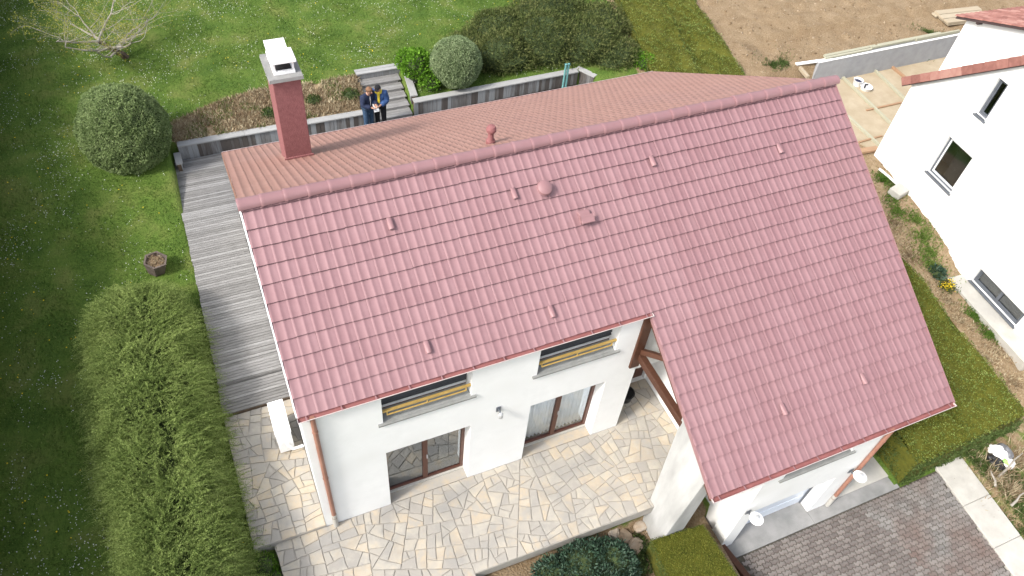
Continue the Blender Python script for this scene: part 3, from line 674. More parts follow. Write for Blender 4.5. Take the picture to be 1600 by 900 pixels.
MB().box(-1.53, -.02, 4.275, 4.297, .2, .285).build('riser', M['deck'], step)

# timber retaining walls
def timber_wall(p0, p1, z0, z1, label, cap_w=.26, side=1, grp='timber retaining walls behind the house'):
    p0, p1 = Vector(p0), Vector(p1); d = (p1 - p0); L_ = d.length; rz = math.atan2(d.y, d.x)
    t = empty('timber_wall', (p0.x, p0.y, z0), rz); tag(t, label, 'retaining wall', grp)
    h = z1 - z0; MB().box(.01, L_ - .01, .03, .14, -.25, h - .03).build('core', M['bark2'], t)
    x = 0
    while x < L_ - .04:
        wd = min(random.choice((.10, .13, .15, .17)), L_ - x); MB().box(x + .003, x + wd - .003, random.uniform(-.004, .004), .028, -.02, h - .022).build('plank', M['plank'], t); x += wd
    nb = max(1, int(round(L_ / 2.4)))
    for i in range(nb): MB().box(L_ * i / nb + .003, L_ * (i + 1) / nb - .003, -.035, cap_w - .035, h - .02, h + .02).build('cap_board', M['cap'], t)
    return t
ZW = .80
timber_wall((-1.22, 13.10), (4.78, 13.02), .29, ZW, 'grey plank retaining wall behind the chimney, left of the garden steps')
timber_wall((6.36, 13.14), (12.60, 13.20), .29, ZW, 'grey plank retaining wall under the round bush, right of the steps')
timber_wall((-1.22, 12.50), (-1.23, 13.06), .20, .60, 'short stub of plank wall ending beside the large round bush', .2)
timber_wall((6.56, 14.98), (6.36, 13.40), .55, .88, 'plank side wall of the garden steps next to bright green shrub', .24)
timber_wall((12.62, 13.42), (13.02, 12.72), .2, .80, 'short pale end of plank wall beside the dark juniper', .22)
st = empty('garden_steps', (4.85, 13.1, .3)); tag(st, 'weathered wooden garden steps behind the two people', 'steps')
for i in range(5):
    z = .09 * (i + 1); y0 = .02 + .38 * i
    MB().box(.05, 1.42, y0, y0 + .05, -.3, z - .035).build('riser', M['deck'], st)
    for j in range(3): MB().box(.03 + i * .02, 1.44 + i * .02, y0 + j * .127, y0 + j * .127 + .12, z - .032, z).build('tread_board', M['deck'], st)
MB().box(.1, 1.62, 1.95, 2.0, -.2, .62).build('riser', M['plank'], st)
for j in range(2): MB().box(.06, 1.68, 1.93 + j * .16, 2.08 + j * .16, .62, .655).build('cap_board', M['cap'], st)
po = empty('post_pair', (11.82, 12.72, .32)); tag(po, 'pair of turquoise metal posts in front of the plank wall', 'posts')
for dx in (-.055, .055):
    MB().box(dx - .028, dx + .028, -.03, .03, 0, 1.22).build('post', M['turq'], po, bevel=.006)
    MB().box(dx - .035, dx + .035, -.037, .037, 1.22, 1.245).build('cap', M['turq'], po)
MB().box(-.026, .026, -.01, .01, .9, .95).build('clip', M['turq'], po)

# ------------------------------------------------------------------ heat pump
hp = empty('heat_pump', (-.54, 2.0, .11)); tag(hp, 'white heat pump unit beside the left house wall', 'heat pump')
MB().box(0, .33, 0, .90, .08, .86).build('casing', M['wpaint'], hp, bevel=.012)
MB().box(-.008, .34, -.008, .91, .861, .875).build('lid', M['wpaint'], hp)
for yy in (.1, .75): MB().box(.02, .31, yy, yy + .06, 0, .079).build('foot', M['black'], hp)
MB().lathe([(.30, 0), (.30, .012), (.26, .014), (.03, .012)], n=28, mtx=Matrix.Rotation(-math.pi / 2, 3, 'Y')).build('fan_grille', M['metal'], hp, True).location = (-.002, .42, .46)
for i in range(6): MB().box(.05, .28, -.012, -.001, .5 + i * .045, .515 + i * .045).build('louvre', M['wpaint'], hp)
MB().tube([(.2, .12, .5), (.2, -.05, .42), (.28, -.08, .25), (.52, -.06, .22)], .035, 8).build('hose', M['wpaint'], hp, True)
# pot by the porch door
t = MB().lathe([(.12, 0), (.17, .04), (.20, .26), (.22, .30), (.20, .31), (.18, .27), (.05, .26)], n=24).build('plant_pot', M['black'], None, True); t.location = (7.82, .62, .012); tag(t, 'round black pot beside the brown porch door', 'pot')

# ------------------------------------------------------------------ driveway
drv = prism([(8.8, -3.66), (14.0, -3.66), (15.3, -3.64), (14.95, -6.9), (14.8, -9), (8.8, -9)], -1.5, -1.318, 'driveway', M['joint']); tag(drv, 'block paved driveway in front of the garage', 'driveway', kind='structure')
pw, ph, za = .225, .1125, .024
def zig(x0, x1, y, n, a): return [(x0 + (x1 - x0) * i / n, y + (a if i % 2 else -a)) for i in range(n + 1)]
def paver_poly():
    bot = [(0, 0), (pw * .125, za), (pw * .375, -za), (pw * .5, 0), (pw * .625, za), (pw * .875, -za), (pw, 0)]
    return bot + [(pw + .012, ph / 2)] + [(x, y + ph) for x, y in reversed(bot)] + [(.012, ph / 2)]
pp = np.array(paver_poly()); pc = pp.mean(0); pin = pc + (pp - pc) * np.array([1 - .009 / pw * 2, 1 - .009 / ph * 2]); n = len(pp)
ptop = pc + (pin - pc) * .94
pv = [(x - pc[0], y - pc[1], -.03) for x, y in pin] + [(x - pc[0], y - pc[1], .014) for x, y in pin] + [(x - pc[0], y - pc[1], .019) for x, y in ptop]
pf = [tuple(range(2 * n, 3 * n))] + [(e * n + i, e * n + (i + 1) % n, (e + 1) * n + (i + 1) % n, (e + 1) * n + i) for e in (0, 1) for i in range(n)]
pm = MB().add(pv, pf).mesh('paver'); pm.materials.append(M['paver'])
spots = []; rot = R(-2)
for j in range(-2, 52):
    for i in range(-2, 32):
        x = 8.9 + i * pw + (pw / 2 if j % 2 else 0); y = -3.74 - j * ph
        xr = (15.3 - .10 * (-3.64 - y))
        if 8.93 < x < xr + .05 and -9 < y < -3.70: spots.append((x, y))
spots = [s for s in spots if in_view(np.array([s[0]]), np.array([s[1]]), np.array([-1.3]), 40)[0]]
spots.sort(key=lambda s: (s[0] - CAM[0]) ** 2 + (s[1] - CAM[1]) ** 2)
rest = MB()
for i, (x, y) in enumerate(spots):
    zz = -1.318 + random.gauss(0, .003); rx, ry_ = random.gauss(0, .012), random.gauss(0, .012)
    if i < 300: link('paver', pm, None, drv, (x, y, zz), (rx, ry_, random.gauss(0, .01)))
    else:
        m4 = Matrix.Translation((x, y, zz)) @ Euler((rx, ry_, random.gauss(0, .01))).to_matrix().to_4x4(); rest.add([m4 @ Vector(v) for v in pv], pf)
o = rest.build('pavers', M['paver'], drv); o['kind'] = 'stuff'
ap = MB().box(8.40, 11.23, -3.65, -2.96, -1.5, -1.295).box(11.235, 14.0, -3.655, -3.30, -1.5, -1.29).build('garage_apron', M['conc']); tag(ap, 'grey concrete apron at the garage door', 'apron', kind='structure')
sl = MB().box(11.88, 13.95, -3.297, 6, -1.5, -1.27).build('side_path', M['slab']); tag(sl, 'pale concrete path beside the garage wall', 'path', kind='structure')
ks = MB()
kerb = empty('kerb_strip', (0, 0, 0)); tag(kerb, 'pale concrete strip along the right edge of driveway', 'kerb', kind='structure')
for i in range(5):
    y1 = -3.55 - i * 1.15; y0 = y1 - 1.143; xs = lambda y: 15.32 + .10 * (y + 3.64)
    MB().hexa([(xs(y0), y0, -1.5), (xs(y0) + .92, y0, -1.5), (xs(y1) + .92, y1, -1.5), (xs(y1), y1, -1.5), (xs(y0), y0, -1.255), (xs(y0) + .92, y0, -1.255), (xs(y1) + .92, y1, -1.255), (xs(y1), y1, -1.255)]).build('slab', M['slab'], kerb, bevel=.01)
te = MB().bar((8.52, -2.95, -1.16), (8.86, -4.9, -1.16), .16, .22).build('timber_edging', M['wood'], None, bevel=.01); tag(te, 'dark brown timber edging between the small hedge and driveway', 'edging')
pas = MB().box(7.66, 8.65, -3.3, -2.26, -1.4, -1.15).build('passage_paving', M['paver']); tag(pas, 'dark paving in the gap between buttress and garage', 'paving', kind='structure')

# ------------------------------------------------------------------ neighbour's house
P1 = at(1365, 243, -.4); nd = Vector((-.0785, -.997, 0)).normalized(); ne = Vector((-nd.y, nd.x, 0)); ne = ne if ne.x > 0 else -ne
nb = empty('neighbour_house', (P1.x, P1.y, 0), 0); tag(nb, 'bright white rendered house with dark window frames on the right', 'house')
nb.matrix_world = Matrix.Translation((P1.x, P1.y, 0)) @ Matrix((nd, ne, Vector((0, 0, 1)))).transposed().to_4x4()
# local: x = along the wall towards the viewer, y = into the house, z up (mirrored frame is avoided by building in these axes)
g0, gs, ap_s = 2.74, .87, 6.2
NW = [(2.57, 2.97, 3.30, 4.58), (2.20, 3.35, .70, 2.16), (5.68, 7.66, -1.02, -.44)]
b = MB(); wall_openings(b, 'x', 0, .3, 0, 12.4, -1.9, 2.7, [NW[1], NW[2]])
# gable above 2.7 with the small upper window left open
def gz(s): return g0 + gs * (s if s < ap_s else 2 * ap_s - s)
cuts = [0, NW[0][0], NW[0][1], ap_s, 12.4]
for s0, s1 in zip(cuts[:-1], cuts[1:]):
    parts = [(2.704, None)] if (s0, s1) != NW[0][:2] else [(2.704, NW[0][2]), (NW[0][3], None)]
    for za_, zb_ in parts:
        ta, tb_ = (gz(s0), gz(s1)) if zb_ is None else (zb_, zb_)
        ta, tb_ = max(ta, za_ + .001), max(tb_, za_ + .001)
        if zb_ is None and za_ > gz(s0): ta = za_ + .001
        b.hexa([(s0, 0, za_), (s1, 0, za_), (s1, .3, za_), (s0, .3, za_), (s0, 0, ta), (s1, 0, tb_), (s1, .3, tb_), (s0, .3, ta)])
b.box(0, .3, .304, 9, -1.9, 2.7); b.box(12.1, 12.4, .304, 9, -1.9, 2.7)
b.build('wall', M['nwhite'], nb)
for (a, c, z0, z1), mul in zip(NW, ((), (), ((5.68 + 7.66) / 2,))):
    wn = empty('window'); wn.parent = nb
    frame_rect(a + .002, c - .002, .10, .17, z0 + .002, z1 - .002, .06, mul, wn, 'anth')
    b2 = MB(); b2.box(a + .004, c - .004, -.02, -.004, z0, z0 + .03); b2.build('drip', M['greysill'], wn)
    frame_rect(a + .065, c - .065, .115, .16, z0 + .065, z1 - .065, .045, (), wn, 'wpaint' if z0 < 3 and z0 > 0 else 'anth', 'sash')
    MB().box(a + .1, c - .1, .135, .142, z0 + .1, z1 - .1).build('pane', M['glass'], wn)
    MB().hexa([(a - .05, -.06, z0 - .05), (c + .05, -.06, z0 - .05), (c + .05, .1, z0 - .03), (a - .05, .1, z0 - .03), (a - .05, -.06, z0 - .02), (c + .05, -.06, z0 - .02), (c + .05, .1, z0 + .0), (a - .05, .1, z0 + .0)]).build('sill', M['greysill'], wn)
    MB().box(a + .01, c - .01, .9, .92, z0 - .4, z1 + .4).build('interior', M['room'], wn)
# roof of the gabled front: two thin slopes and verge tiles
rf = MB(); lg = math.hypot(1, gs)
for s0, s1 in ((-.22, ap_s), (12.62, ap_s)):
    z0, z1 = g0 + gs * (s0 if s0 < ap_s else 2 * ap_s - s0), gz(ap_s)
    rf.hexa([(s0, -.165, z0 - .13), (s1, -.165, z1 - .13), (s1, 9.2, z1 - .13), (s0, 9.2, z0 - .13), (s0, -.165, z0 + .12), (s1, -.165, z1 + .12), (s1, 9.2, z1 + .12), (s0, 9.2, z0 + .12)])
rfo = rf.build('roof', M['fascia'], nb)
vt = MB().box(0, .39, -.20, -.172, -.07, .19).hexa([(0, -.17, .125), (.40, -.17, .125), (.40, .20, .125), (0, .20, .125), (0, -.17, .205), (.40, -.17, .175), (.40, .20, .175), (0, .20, .205)]).mesh('verge_tile'); vt.materials.append(M['redtile'])
for i in range(21):
    s = -.25 + i * .30; o = link('verge_tile', vt, None, rfo, (s, 0, g0 + gs * s), (0, -math.atan(gs), 0))
# second, lower-pitched wing behind
A2 = at(1512, 30, 4.0); wing = MB(); mi = nb.matrix_world.inverted(); a2 = mi @ A2; sl2 = .40
def wl(s, y, z): return (a2.x + s, a2.y + y, z)
Z2 = 4.0
wing.hexa([wl(0, 0, -1), wl(7, 0, -1), wl(7, 6, -1), wl(0, 6, -1), wl(0, 0, Z2 - .05), wl(7, 0, Z2 + 7 * sl2 - .05), wl(7, 6, Z2 + 7 * sl2 - .05), wl(0, 6, Z2 - .05)]); wing.build('wall', M['nwhite'], nb)
rw = MB(); rw.hexa([wl(-.28, -.22, Z2 - .28 * sl2), wl(7.2, -.22, Z2 + 7.2 * sl2), wl(7.2, 6, Z2 + 7.2 * sl2), wl(-.28, 6, Z2 - .28 * sl2), wl(-.28, -.22, Z2 + .10 - .28 * sl2), wl(7.2, -.22, Z2 + .10 + 7.2 * sl2), wl(7.2, 6, Z2 + .10 + 7.2 * sl2), wl(-.28, 6, Z2 + .10 - .28 * sl2)])
rwo = rw.build('roof', M['fascia'], nb)
ct = MB(); k = 7; vs = [];
for e, xx in enumerate((0, .38)):
    for j in range(k): a = math.pi * j / (k - 1); vs.append((xx, -math.cos(a) * (.10 - .012 * e), math.sin(a) * .05))
ctm = ct.add(vs, [(j, j + 1, k + j + 1, k + j) for j in range(k - 1)]).mesh('roof_tile', True); ctm.materials.append(M['redtile'])
for i in range(12):
    for j in range(24):
        p = wl(-.32 + i * .34, -.16 + j * .20, Z2 + .105 + (-.32 + i * .34) * sl2); link('roof_tile', ctm, None, rwo, p, (random.gauss(0, .01), -math.atan(sl2) + .03, random.gauss(0, .01)))
for s in (.55, 2.4): MB().bar(wl(s, -.2, Z2 - .02 + s * sl2), wl(s, .1, Z2 - .02 + s * sl2), .10, .10).build('bracket', M['fascia'], rwo)
# light-well slab below the basement window, stone slab, pipe
lw = MB().box(0, 1, 0, 1, 0, 1); lw = MB().hexa([nb.matrix_world @ Vector(p) for p in [(5.35, -.62, -1.6), (8.9, -.62, -1.6), (8.9, -.005, -1.6), (5.35, -.005, -1.6), (5.35, -.62, -1.10), (8.9, -.62, -1.12), (8.9, -.005, -1.12), (5.35, -.005, -1.10)]]).build('concrete_ledge', M['slab']); tag(lw, 'pale concrete ledge below the basement window', 'ledge', kind='structure')
p = at(1405, 297, -.3); ss = MB().box(-.30, .30, -.22, .22, -.12, .12).build('stone_slab', M['slab'], None, bevel=.02); ss.location = (p.x, p.y, -.36); ss.rotation_euler = (.04, .03, .25); tag(ss, 'pale stone slab lying at the foot of white neighbour wall', 'slab')
a, c = at(1374, 264, -.30), at(1402, 288, -.32); wp = MB().tube([a, a.lerp(c, .5) + Vector((0, 0, .01)), c], .045, 10).build('drain_pipe', M['wpaint'], None, True); tag(wp, 'white plastic pipe lying beside the stone slab', 'pipe')

# ------------------------------------------------------------------ building site between the houses
cw = empty('concrete_wall', (22.1, 11.2, -.38)); tag(cw, 'low grey concrete wall with boards along its top', 'wall')
MB().box(0, 7.9, 0, .2, -.1, 1.06).build('wall', M['greywall'], cw)
MB().box(-.01, 7.91, -.008, .09, 1.062, 1.08).build('coping', M['wpaint'], cw)
for i, (x0, x1) in enumerate(((.35, 2.7), (2.72, 5.0), (5.02, 7.4))): MB().box(x0, x1, .11 + .05 * (i % 2), .19 + .05 * (i % 2), 1.09, 1.15 + .03 * i).build('board', M['treated'], cw)
for i, (x0, x1) in enumerate(((.5, 3.1), (3.2, 6.6))): MB().box(x0, x1, .27, .40, 1.02, 1.11).build('board', M['treated'], cw)
fl = prism([(21.9, 6.6), (30, 6.6), (30, 11.19), (21.6, 11.19), (21.3, 8.5)], -.5, -.335, 'building_pad', mat('compacted_sand', [(.32, .26, .175), (.41, .345, .25)], 2.2, .95, .35, 45, second=((.34, .27, .19), 3., .55, .75, .7))); tag(fl, 'pale sandy building pad between the houses', 'pad', kind='structure')
def batten(u0, v0, u1, v1, m, label, wd=.09, h=.10, z=-.30, grp='timber battens on the building pad', nm='batten', dz=0):
    a, c = at(u0, v0, z), at(u1, v1, z); o = MB().bar(Vector((0, 0, 0)), c - a, wd, h).build(nm, M[m], None, bevel=.004); o.location = a + Vector((0, 0, dz + h / 2 - .03)); tag(o, label, 'batten', grp); return o
batten(1314, 119, 1398, 200, 'treated', 'long pale batten running from grey wall past the bucket')
batten(1362, 106, 1418, 160, 'treated', 'pale green batten right of the bucket')
batten(1390, 102, 1424, 130, 'orange', 'orange batten nearest the neighbour roof corner')
batten(1324, 182, 1374, 228, 'treated', 'pale batten closest to the pink roof edge', z=-.31)
batten(1354, 172, 1408, 160, 'orange', 'short brown batten lying across the long pale one', .08, .05, dz=.0)
batten(1342, 222, 1378, 212, 'orange', 'short brown batten near the white wall corner', .07, .05)
batten(1305, 122, 1378, 105, 'orange', 'brown batten along the foot of grey concrete wall', .10, .10)
batten(1338, 238, 1370, 233, 'orange', 'thick orange plank end at the corner of the pad', .22, .10)
batten(1240, 96, 1262, 122, 'pinewood', 'slanting pine plank at left end of grey concrete wall', .12, .12, z=.5)
batten(1244, 100, 1300, 92, 'wpaint', 'pale plank on soil behind grey concrete wall', .14, .05, z=.68)
bk = empty('bucket', at(1338, 133, -.33)); tag(bk, 'pale bucket with dark blue contents on the sandy pad', 'bucket')
MB().lathe([(.15, 0), (.19, .24), (.20, .25), (.18, .25), (.15, .06)], n=22).build('body', M['wpaint'], bk, True); MB().lathe([(.16, .15), (.17, .17), (.05, .20)], n=18).build('contents', mat('navy_cloth', [(.015, .02, .05), (.03, .035, .08)], 8), bk, True)
bk2 = empty('basin', at(1352, 139, -.33), .4); tag(bk2, 'white basin with a dark strap next to the bucket', 'basin')
MB().lathe([(.20, 0), (.24, .12), (.25, .13), (.23, .13), (.19, .03)], n=22).build('body', M['wpaint'], bk2, True); MB().tube([(-.14, .02, .12), (0, .06, .17), (.14, .02, .14)], .035, 8).build('strap', M['black'], bk2, True)
ws = empty('wood_pile', (30.6, 12.3, .7), -.1); tag(ws, 'stack of pale boards on soil beside the neighbour roof', 'wood pile')
for i in range(6): MB().box(-1.1 + random.uniform(-.1, .1), 1.1 + random.uniform(-.1, .1), -.5 + (i % 3) * .34, -.2 + (i % 3) * .34, (i // 3) * .08, (i // 3) * .08 + .07).build('board', M['pinewood'], ws)
# clods and pebbles in the yard
def stones_scatter(name, n, x0, x1, y0, y1, size, m, label, cond=None):
    x, y = scatter(n, x0, x1, y0, y1)
    if cond is not None: k = cond(x, y); x, y = x[k], y[k]
    z = ground_h(x, y); k = in_view(x, y, z); x, y, z = x[k], y[k], z[k]; n = len(x)
    base = np.array([(1, 0, 0), (0, 1, 0), (-1, 0, 0), (0, -1, 0), (0, 0, .7), (0, 0, -.5)], float); fc = np.array([(0, 1, 4), (1, 2, 4), (2, 3, 4), (3, 0, 4), (1, 0, 5), (2, 1, 5), (3, 2, 5), (0, 3, 5)])
    s = size[0] + (size[1] - size[0]) * rng.uniform(size=n) ** 3; V = base[None] * s[:, None, None] * rng.uniform(.6, 1.3, (n, 6, 1)) + rng.normal(size=(n, 6, 3)) * s[:, None, None] * .25 + np.stack([x, y, z], -1)[:, None]
    o = link(name, arr_mesh(name, V.reshape(-1, 3), (fc[None] + (np.arange(n) * 6)[:, None, None]).reshape(-1, 3)), m); tag(o, label, 'soil', kind='stuff')
clod = mat('soil_clod', [(.15, .10, .055), (.23, .165, .10), (.32, .25, .17)], 3, .95, island=.9)
stones_scatter('soil_clods', 13000, 18, 42, 9, 26, (.012, .07), clod, 'clods and stones on the bare soil yard', lambda x, y: (soil_mask(x, y) > .6) & ~((x > 21.4) & (y < 11.5)))
stones_scatter('gravel', 5000, 19, 22, -5, 7, (.01, .05), clod, 'gravel strip along the neighbour wall')
stones_scatter('bed_gravel', 900, 5.3, 7.2, -3, -2.1, (.01, .05), clod, 'crumbs of brown earth below the terrace edge')

# ------------------------------------------------------------------ vegetation
def ball_bush(c, r, n, label, leaf, name='round_bush', sz=.95, L=(.035, .075), W=(.02, .036), wob=.045, cat='bush'):
    t = empty(name, (c[0], c[1], c[2] - r * sz)); tag(t, label, cat); o = np.array([0, 0, r * sz])
    D = unit(rng.normal(size=(n, 3))); D = D[D[:, 2] > -.75]; D = D[vnoise(D, 13, 2) > -.55 + rng.normal(size=len(D)) * .15]
    rr = r * (1 + wob * vnoise(D, 3, int(r * 100)) + wob * .9 * vnoise(D, 9, 5)) * (1 - .06 * rng.uniform(size=len(D)) ** 2)
    P = D * rr[:, None] * np.array([1, 1, sz]) + o
    m = len(P); leaves('foliage', P, D * .9, rng.uniform(*L, m), rng.uniform(*W, m), M[leaf], t, spread=1.5)
    bm = bmesh.new(); bmesh.ops.create_icosphere(bm, subdivisions=4, radius=1); 
    for v in bm.verts:
        d = np.array(v.co); v.co = Vector(d * r * (.945 + wob * float(vnoise(d, 3, int(r * 100)))) * np.array([1, 1, sz]) + o)
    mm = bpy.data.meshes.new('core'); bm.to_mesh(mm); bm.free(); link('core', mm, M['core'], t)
    MB().tube([(0, 0, -.05), (0, 0, r * .5)], [.07, .05], 8).build('stem', M['bark2'], t); return t
ball_bush((-2.50, 13.30, 1.58), 1.25, 75000, 'large clipped round bush left of the deck', 'leaf_ball', sz=1.10, wob=.06)
ball_bush((8.12, 13.92, 1.55), .88, 42000, 'small pale round bush above the plank wall', 'leaf_pale', sz=.92)
def lump_bush(name, lumps, dens, label, leaf, L, W, spread=.7, core='core', cat='bush', lift=0., up=.3, shell=.25):
    """lumps: (x,y,z,rx,ry,rz)"""
    c = np.mean([l[:2] for l in lumps], 0); zb = min(l[2] for l in lumps)
    t = empty(name, (c[0], c[1], zb)); tag(t, label, cat); off = np.array([c[0], c[1], zb]); Ps, Ds = [], []
    for i, (x, y, z, a, b_, h) in enumerate(lumps):
        n = int(dens * (a * b_ + a * h + b_ * h) * 2); D = unit(rng.normal(size=(n, 3))); D = D[D[:, 2] > -.25]
        rr = 1 + .16 * vnoise(D, 3.5, i) + .10 * vnoise(D, 9, i + 50) - shell * rng.uniform(size=len(D)) ** 2
        P = D * rr[:, None] * np.array([a, b_, h]) + np.array([x, y, z]); ok = np.ones(len(P), bool)
        for j, (x2, y2, z2, a2_, b2, h2) in enumerate(lumps):
            if j != i: ok &= (((P - np.array([x2, y2, z2])) / np.array([a2_, b2, h2])) ** 2).sum(-1) > .72
        Ps.append(P[ok]); Ds.append(unit(D[ok] / np.array([a, b_, h])) + np.array([0, 0, up]))
        bm = bmesh.new(); bmesh.ops.create_icosphere(bm, subdivisions=3, radius=1)
        for v in bm.verts:
            d = np.array(v.co); v.co = Vector(d * (.80 + .14 * float(vnoise(d, 3.5, i))) * np.array([a, b_, h]) + np.array([x, y, z]) - off)
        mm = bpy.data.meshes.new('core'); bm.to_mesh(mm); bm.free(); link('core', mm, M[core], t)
    P, D = np.concatenate(Ps) - off, np.concatenate(Ds); m = len(P)
    leaves('foliage', P, D, rng.uniform(*L, m), rng.uniform(*W, m), M[leaf], t, spread=spread); return t
lump_bush('green_shrub', [(6.95, 14.35, 1.25, .55, .55, .62), (7.2, 13.85, 1.05, .40, .40, .42), (6.75, 14.9, 1.2, .42, .42, .45)], 1300, 'bright green leafy shrub beside the garden steps', 'leaf_bright', (.07, .13), (.05, .085), .8, up=.5)
lump_bush('juniper_bush', [(10.2, 14.6, .95, 1.3, .95, .85), (11.9, 14.9, 1.0, 1.5, 1.25, 1.05), (13.5, 14.6, .95, 1.5, 1.3, .95), (10.9, 16.2, .9, 1.4, 1.2, .75), (12.9, 16.6, 1.0, 1.6, 1.3, .95), (14.6, 15.6, .95, 1.1, 1.3, .75), (14.3, 13.6, .9, 1.0, .8, .62), (9.3, 15.6, .85, .8, .9, .5)], 1500,
          'sprawling dark green juniper behind the plank wall', 'leaf_jun', (.07, .17), (.022, .042), .75, up=.2, shell=.35)
lump_bush('ivy_patch', [(15.3, 12.9, .85, .5, .45, .28), (15.0, 13.3, .85, .4, .4, .3)], 1500, 'bright ivy patch at the right end of the juniper', 'leaf_bright', (.06, .1), (.045, .07), .8)
lump_bush('grey_green_shrub', [(5.0, -2.78, -.62, .75, .62, .75), (5.65, -2.9, -.72, .62, .6, .72), (4.35, -2.75, -.55, .55, .5, .6), (5.2, -3.3, -.7, .9, .6, .7)], 1700, 'dense grey green shrub below the terrace edge', 'leaf_dark', (.06, .11), (.025, .045), .7, up=.35)
lump_bush('lime_plant', [(4.55, -3.18, .02, .12, .12, .16)], 2600, 'small lime green plant poking through the shrub', 'leaf_bright', (.05, .09), (.035, .055), .8)
lump_bush('low_green_plant', [(3.5, -2.95, -.38, .55, .35, .30), (3.1, -2.85, -.32, .3, .3, .18)], 1500, 'low bright green plant at the bottom edge below the terrace', 'leaf_bright', (.06, .11), (.04, .06), .8)
lump_bush('ground_cover', [(6.35, -3.0, -1.0, .38, .32, .18), (6.05, -3.3, -1.0, .4, .3, .16), (6.7, -2.6, -1.05, .22, .3, .14)], 1500, 'patch of green weeds between the shrub and small hedge', 'leaf_green', (.05, .10), (.03, .05), .9)
lump_bush('corner_weeds', [(-1.45, -.35, -.12, .25, .28, .16), (-1.25, -.75, -.14, .2, .3, .12)], 1700, 'green weeds at the lower left corner of the terrace', 'leaf_bright', (.05, .11), (.014, .025), .6, up=1.)
# clipped flat hedges
def box_hedge(name, pts, zt, zb, dens, label, leaf_top, leaf_side, L=(.03, .06), W=(.018, .032), rough=.05, core='core_olive', sidefrac=1.):
    """pts: footprint quad (x,y) ccw; zt: list of 4 top heights, zb: list of 4 base heights"""
    q = np.array(pts, float); zt, zb = np.array(zt, float), np.array(zb, float); c = q.mean(0)
    t = empty(name, (c[0], c[1], zb.mean())); tag(t, label, 'hedge'); off = np.array([c[0], c[1], zb.mean()])
    def bil(s, r_, A_): return (A_[0][None] * ((1 - s) * (1 - r_))[:, None] + A_[1][None] * (s * (1 - r_))[:, None] + A_[2][None] * (s * r_)[:, None] + A_[3][None] * ((1 - s) * r_)[:, None])
    T = np.concatenate([q, zt[:, None]], 1); B = np.concatenate([c + (q - c) * 1.0, zb[:, None]], 1)
    def surf(A_, nrm, n, m, nm):
        s, r_ = rng.uniform(size=n), rng.uniform(size=n); P = bil(s, r_, A_); edge = np.minimum.reduce([s, 1 - s, r_, 1 - r_])
        P = P + nrm * (rough * vnoise(P, 2.2, 3) + rough * .8 * vnoise(P, 7, 6) - .03 * rng.uniform(size=n))[:, None]
        leaves(nm, P - off, np.repeat(nrm[None], n, 0) + 0, rng.uniform(*L, n), rng.uniform(*W, n), M[m], t, spread=1.5)
    ar = abs(np.cross(q[1] - q[0], q[3] - q[0])); surf(T, np.array([0, 0, 1.]), int(ar * dens), leaf_top, 'clipped_top'); surf(T + np.array([0, 0, rough * .3]), np.array([0, 0, 1.]), int(ar * dens * .3), 'leaf_frond' if rough > .05 else leaf_top, 'new_shoots')
    for i in range(4):
        j = (i + 1) % 4; e = q[j] - q[i]; nrm = np.array([e[1], -e[0], 0]); nrm /= np.linalg.norm(nrm)
        mid = (q[i] + q[j]) / 2; 
        surf(np.array([B[i], B[j], T[j], T[i]]), nrm, int(np.linalg.norm(e) * abs(zt - zb).mean() * dens * sidefrac), leaf_side, 'side_foliage')
    # core: gridded box, wobbly
    b = MB(); k = 26; vs = []; 
    for jj in range(k):
        for i_ in range(k):
            p = bil(np.array([i_ / (k - 1)]), np.array([jj / (k - 1)]), T)[0]; p2 = p.copy(); p2[:2] = c + (p[:2] - c) * .985; p2[2] -= .035 - rough * float(vnoise(p[None], 2.2, 3)[0]); vs.append(p2 - off)
    fs = [(jj * k + i_, jj * k + i_ + 1, (jj + 1) * k + i_ + 1, (jj + 1) * k + i_) for jj in range(k - 1) for i_ in range(k - 1)]
    b.add(vs, fs); Bi = [np.array([*(c + (q[i] - c) * .985), zb[i] - .1]) - off for i in range(4)]; Ti = [np.array([*(c + (q[i] - c) * .985), zt[i] - .05]) - off for i in range(4)]
    for i in range(4): j = (i + 1) % 4; b.add([Bi[i], Bi[j], Ti[j], Ti[i]], [(0, 1, 2, 3)])
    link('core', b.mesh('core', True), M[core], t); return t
box_hedge('clipped_hedge', [(14.0, -3.62), (17.9, -3.55), (18.75, 4.6), (14.3, 4.6)], [-.12, -.12, .25, .25], [-1.35, -1.25, -.6, -.6], 1300, 'wide flat olive hedge right of the garage and driveway', 'leaf_olive', 'leaf_green', rough=.11)
box_hedge('clipped_hedge', [(14.0, 8.5), (16.0, 8.5), (18.72, 19.5), (16.86, 19.5)], [.9, .9, 1.35, 1.35], [.2, .2, .8, .8], 900, 'olive garden hedge behind the roof, nearer the lawn', 'leaf_olive', 'leaf_green', rough=.13)
box_hedge('clipped_hedge', [(16.02, 8.5), (18.03, 8.5), (19.94, 19.5), (18.76, 19.5)], [.75, .75, 1.25, 1.25], [.2, .2, .7, .7], 900, 'olive garden hedge behind the roof, next to bare soil', 'leaf_olive', 'leaf_green', rough=.16)
box_hedge('small_hedge', [(6.55, -4.9), (8.22, -4.9), (8.05, -2.92), (6.72, -2.80)], [-.28] * 4, [-1.2] * 4, 2200, 'small square olive hedge in front of the white buttress', 'leaf_olive', 'leaf_green', L=(.02, .04), W=(.014, .024), rough=.02)
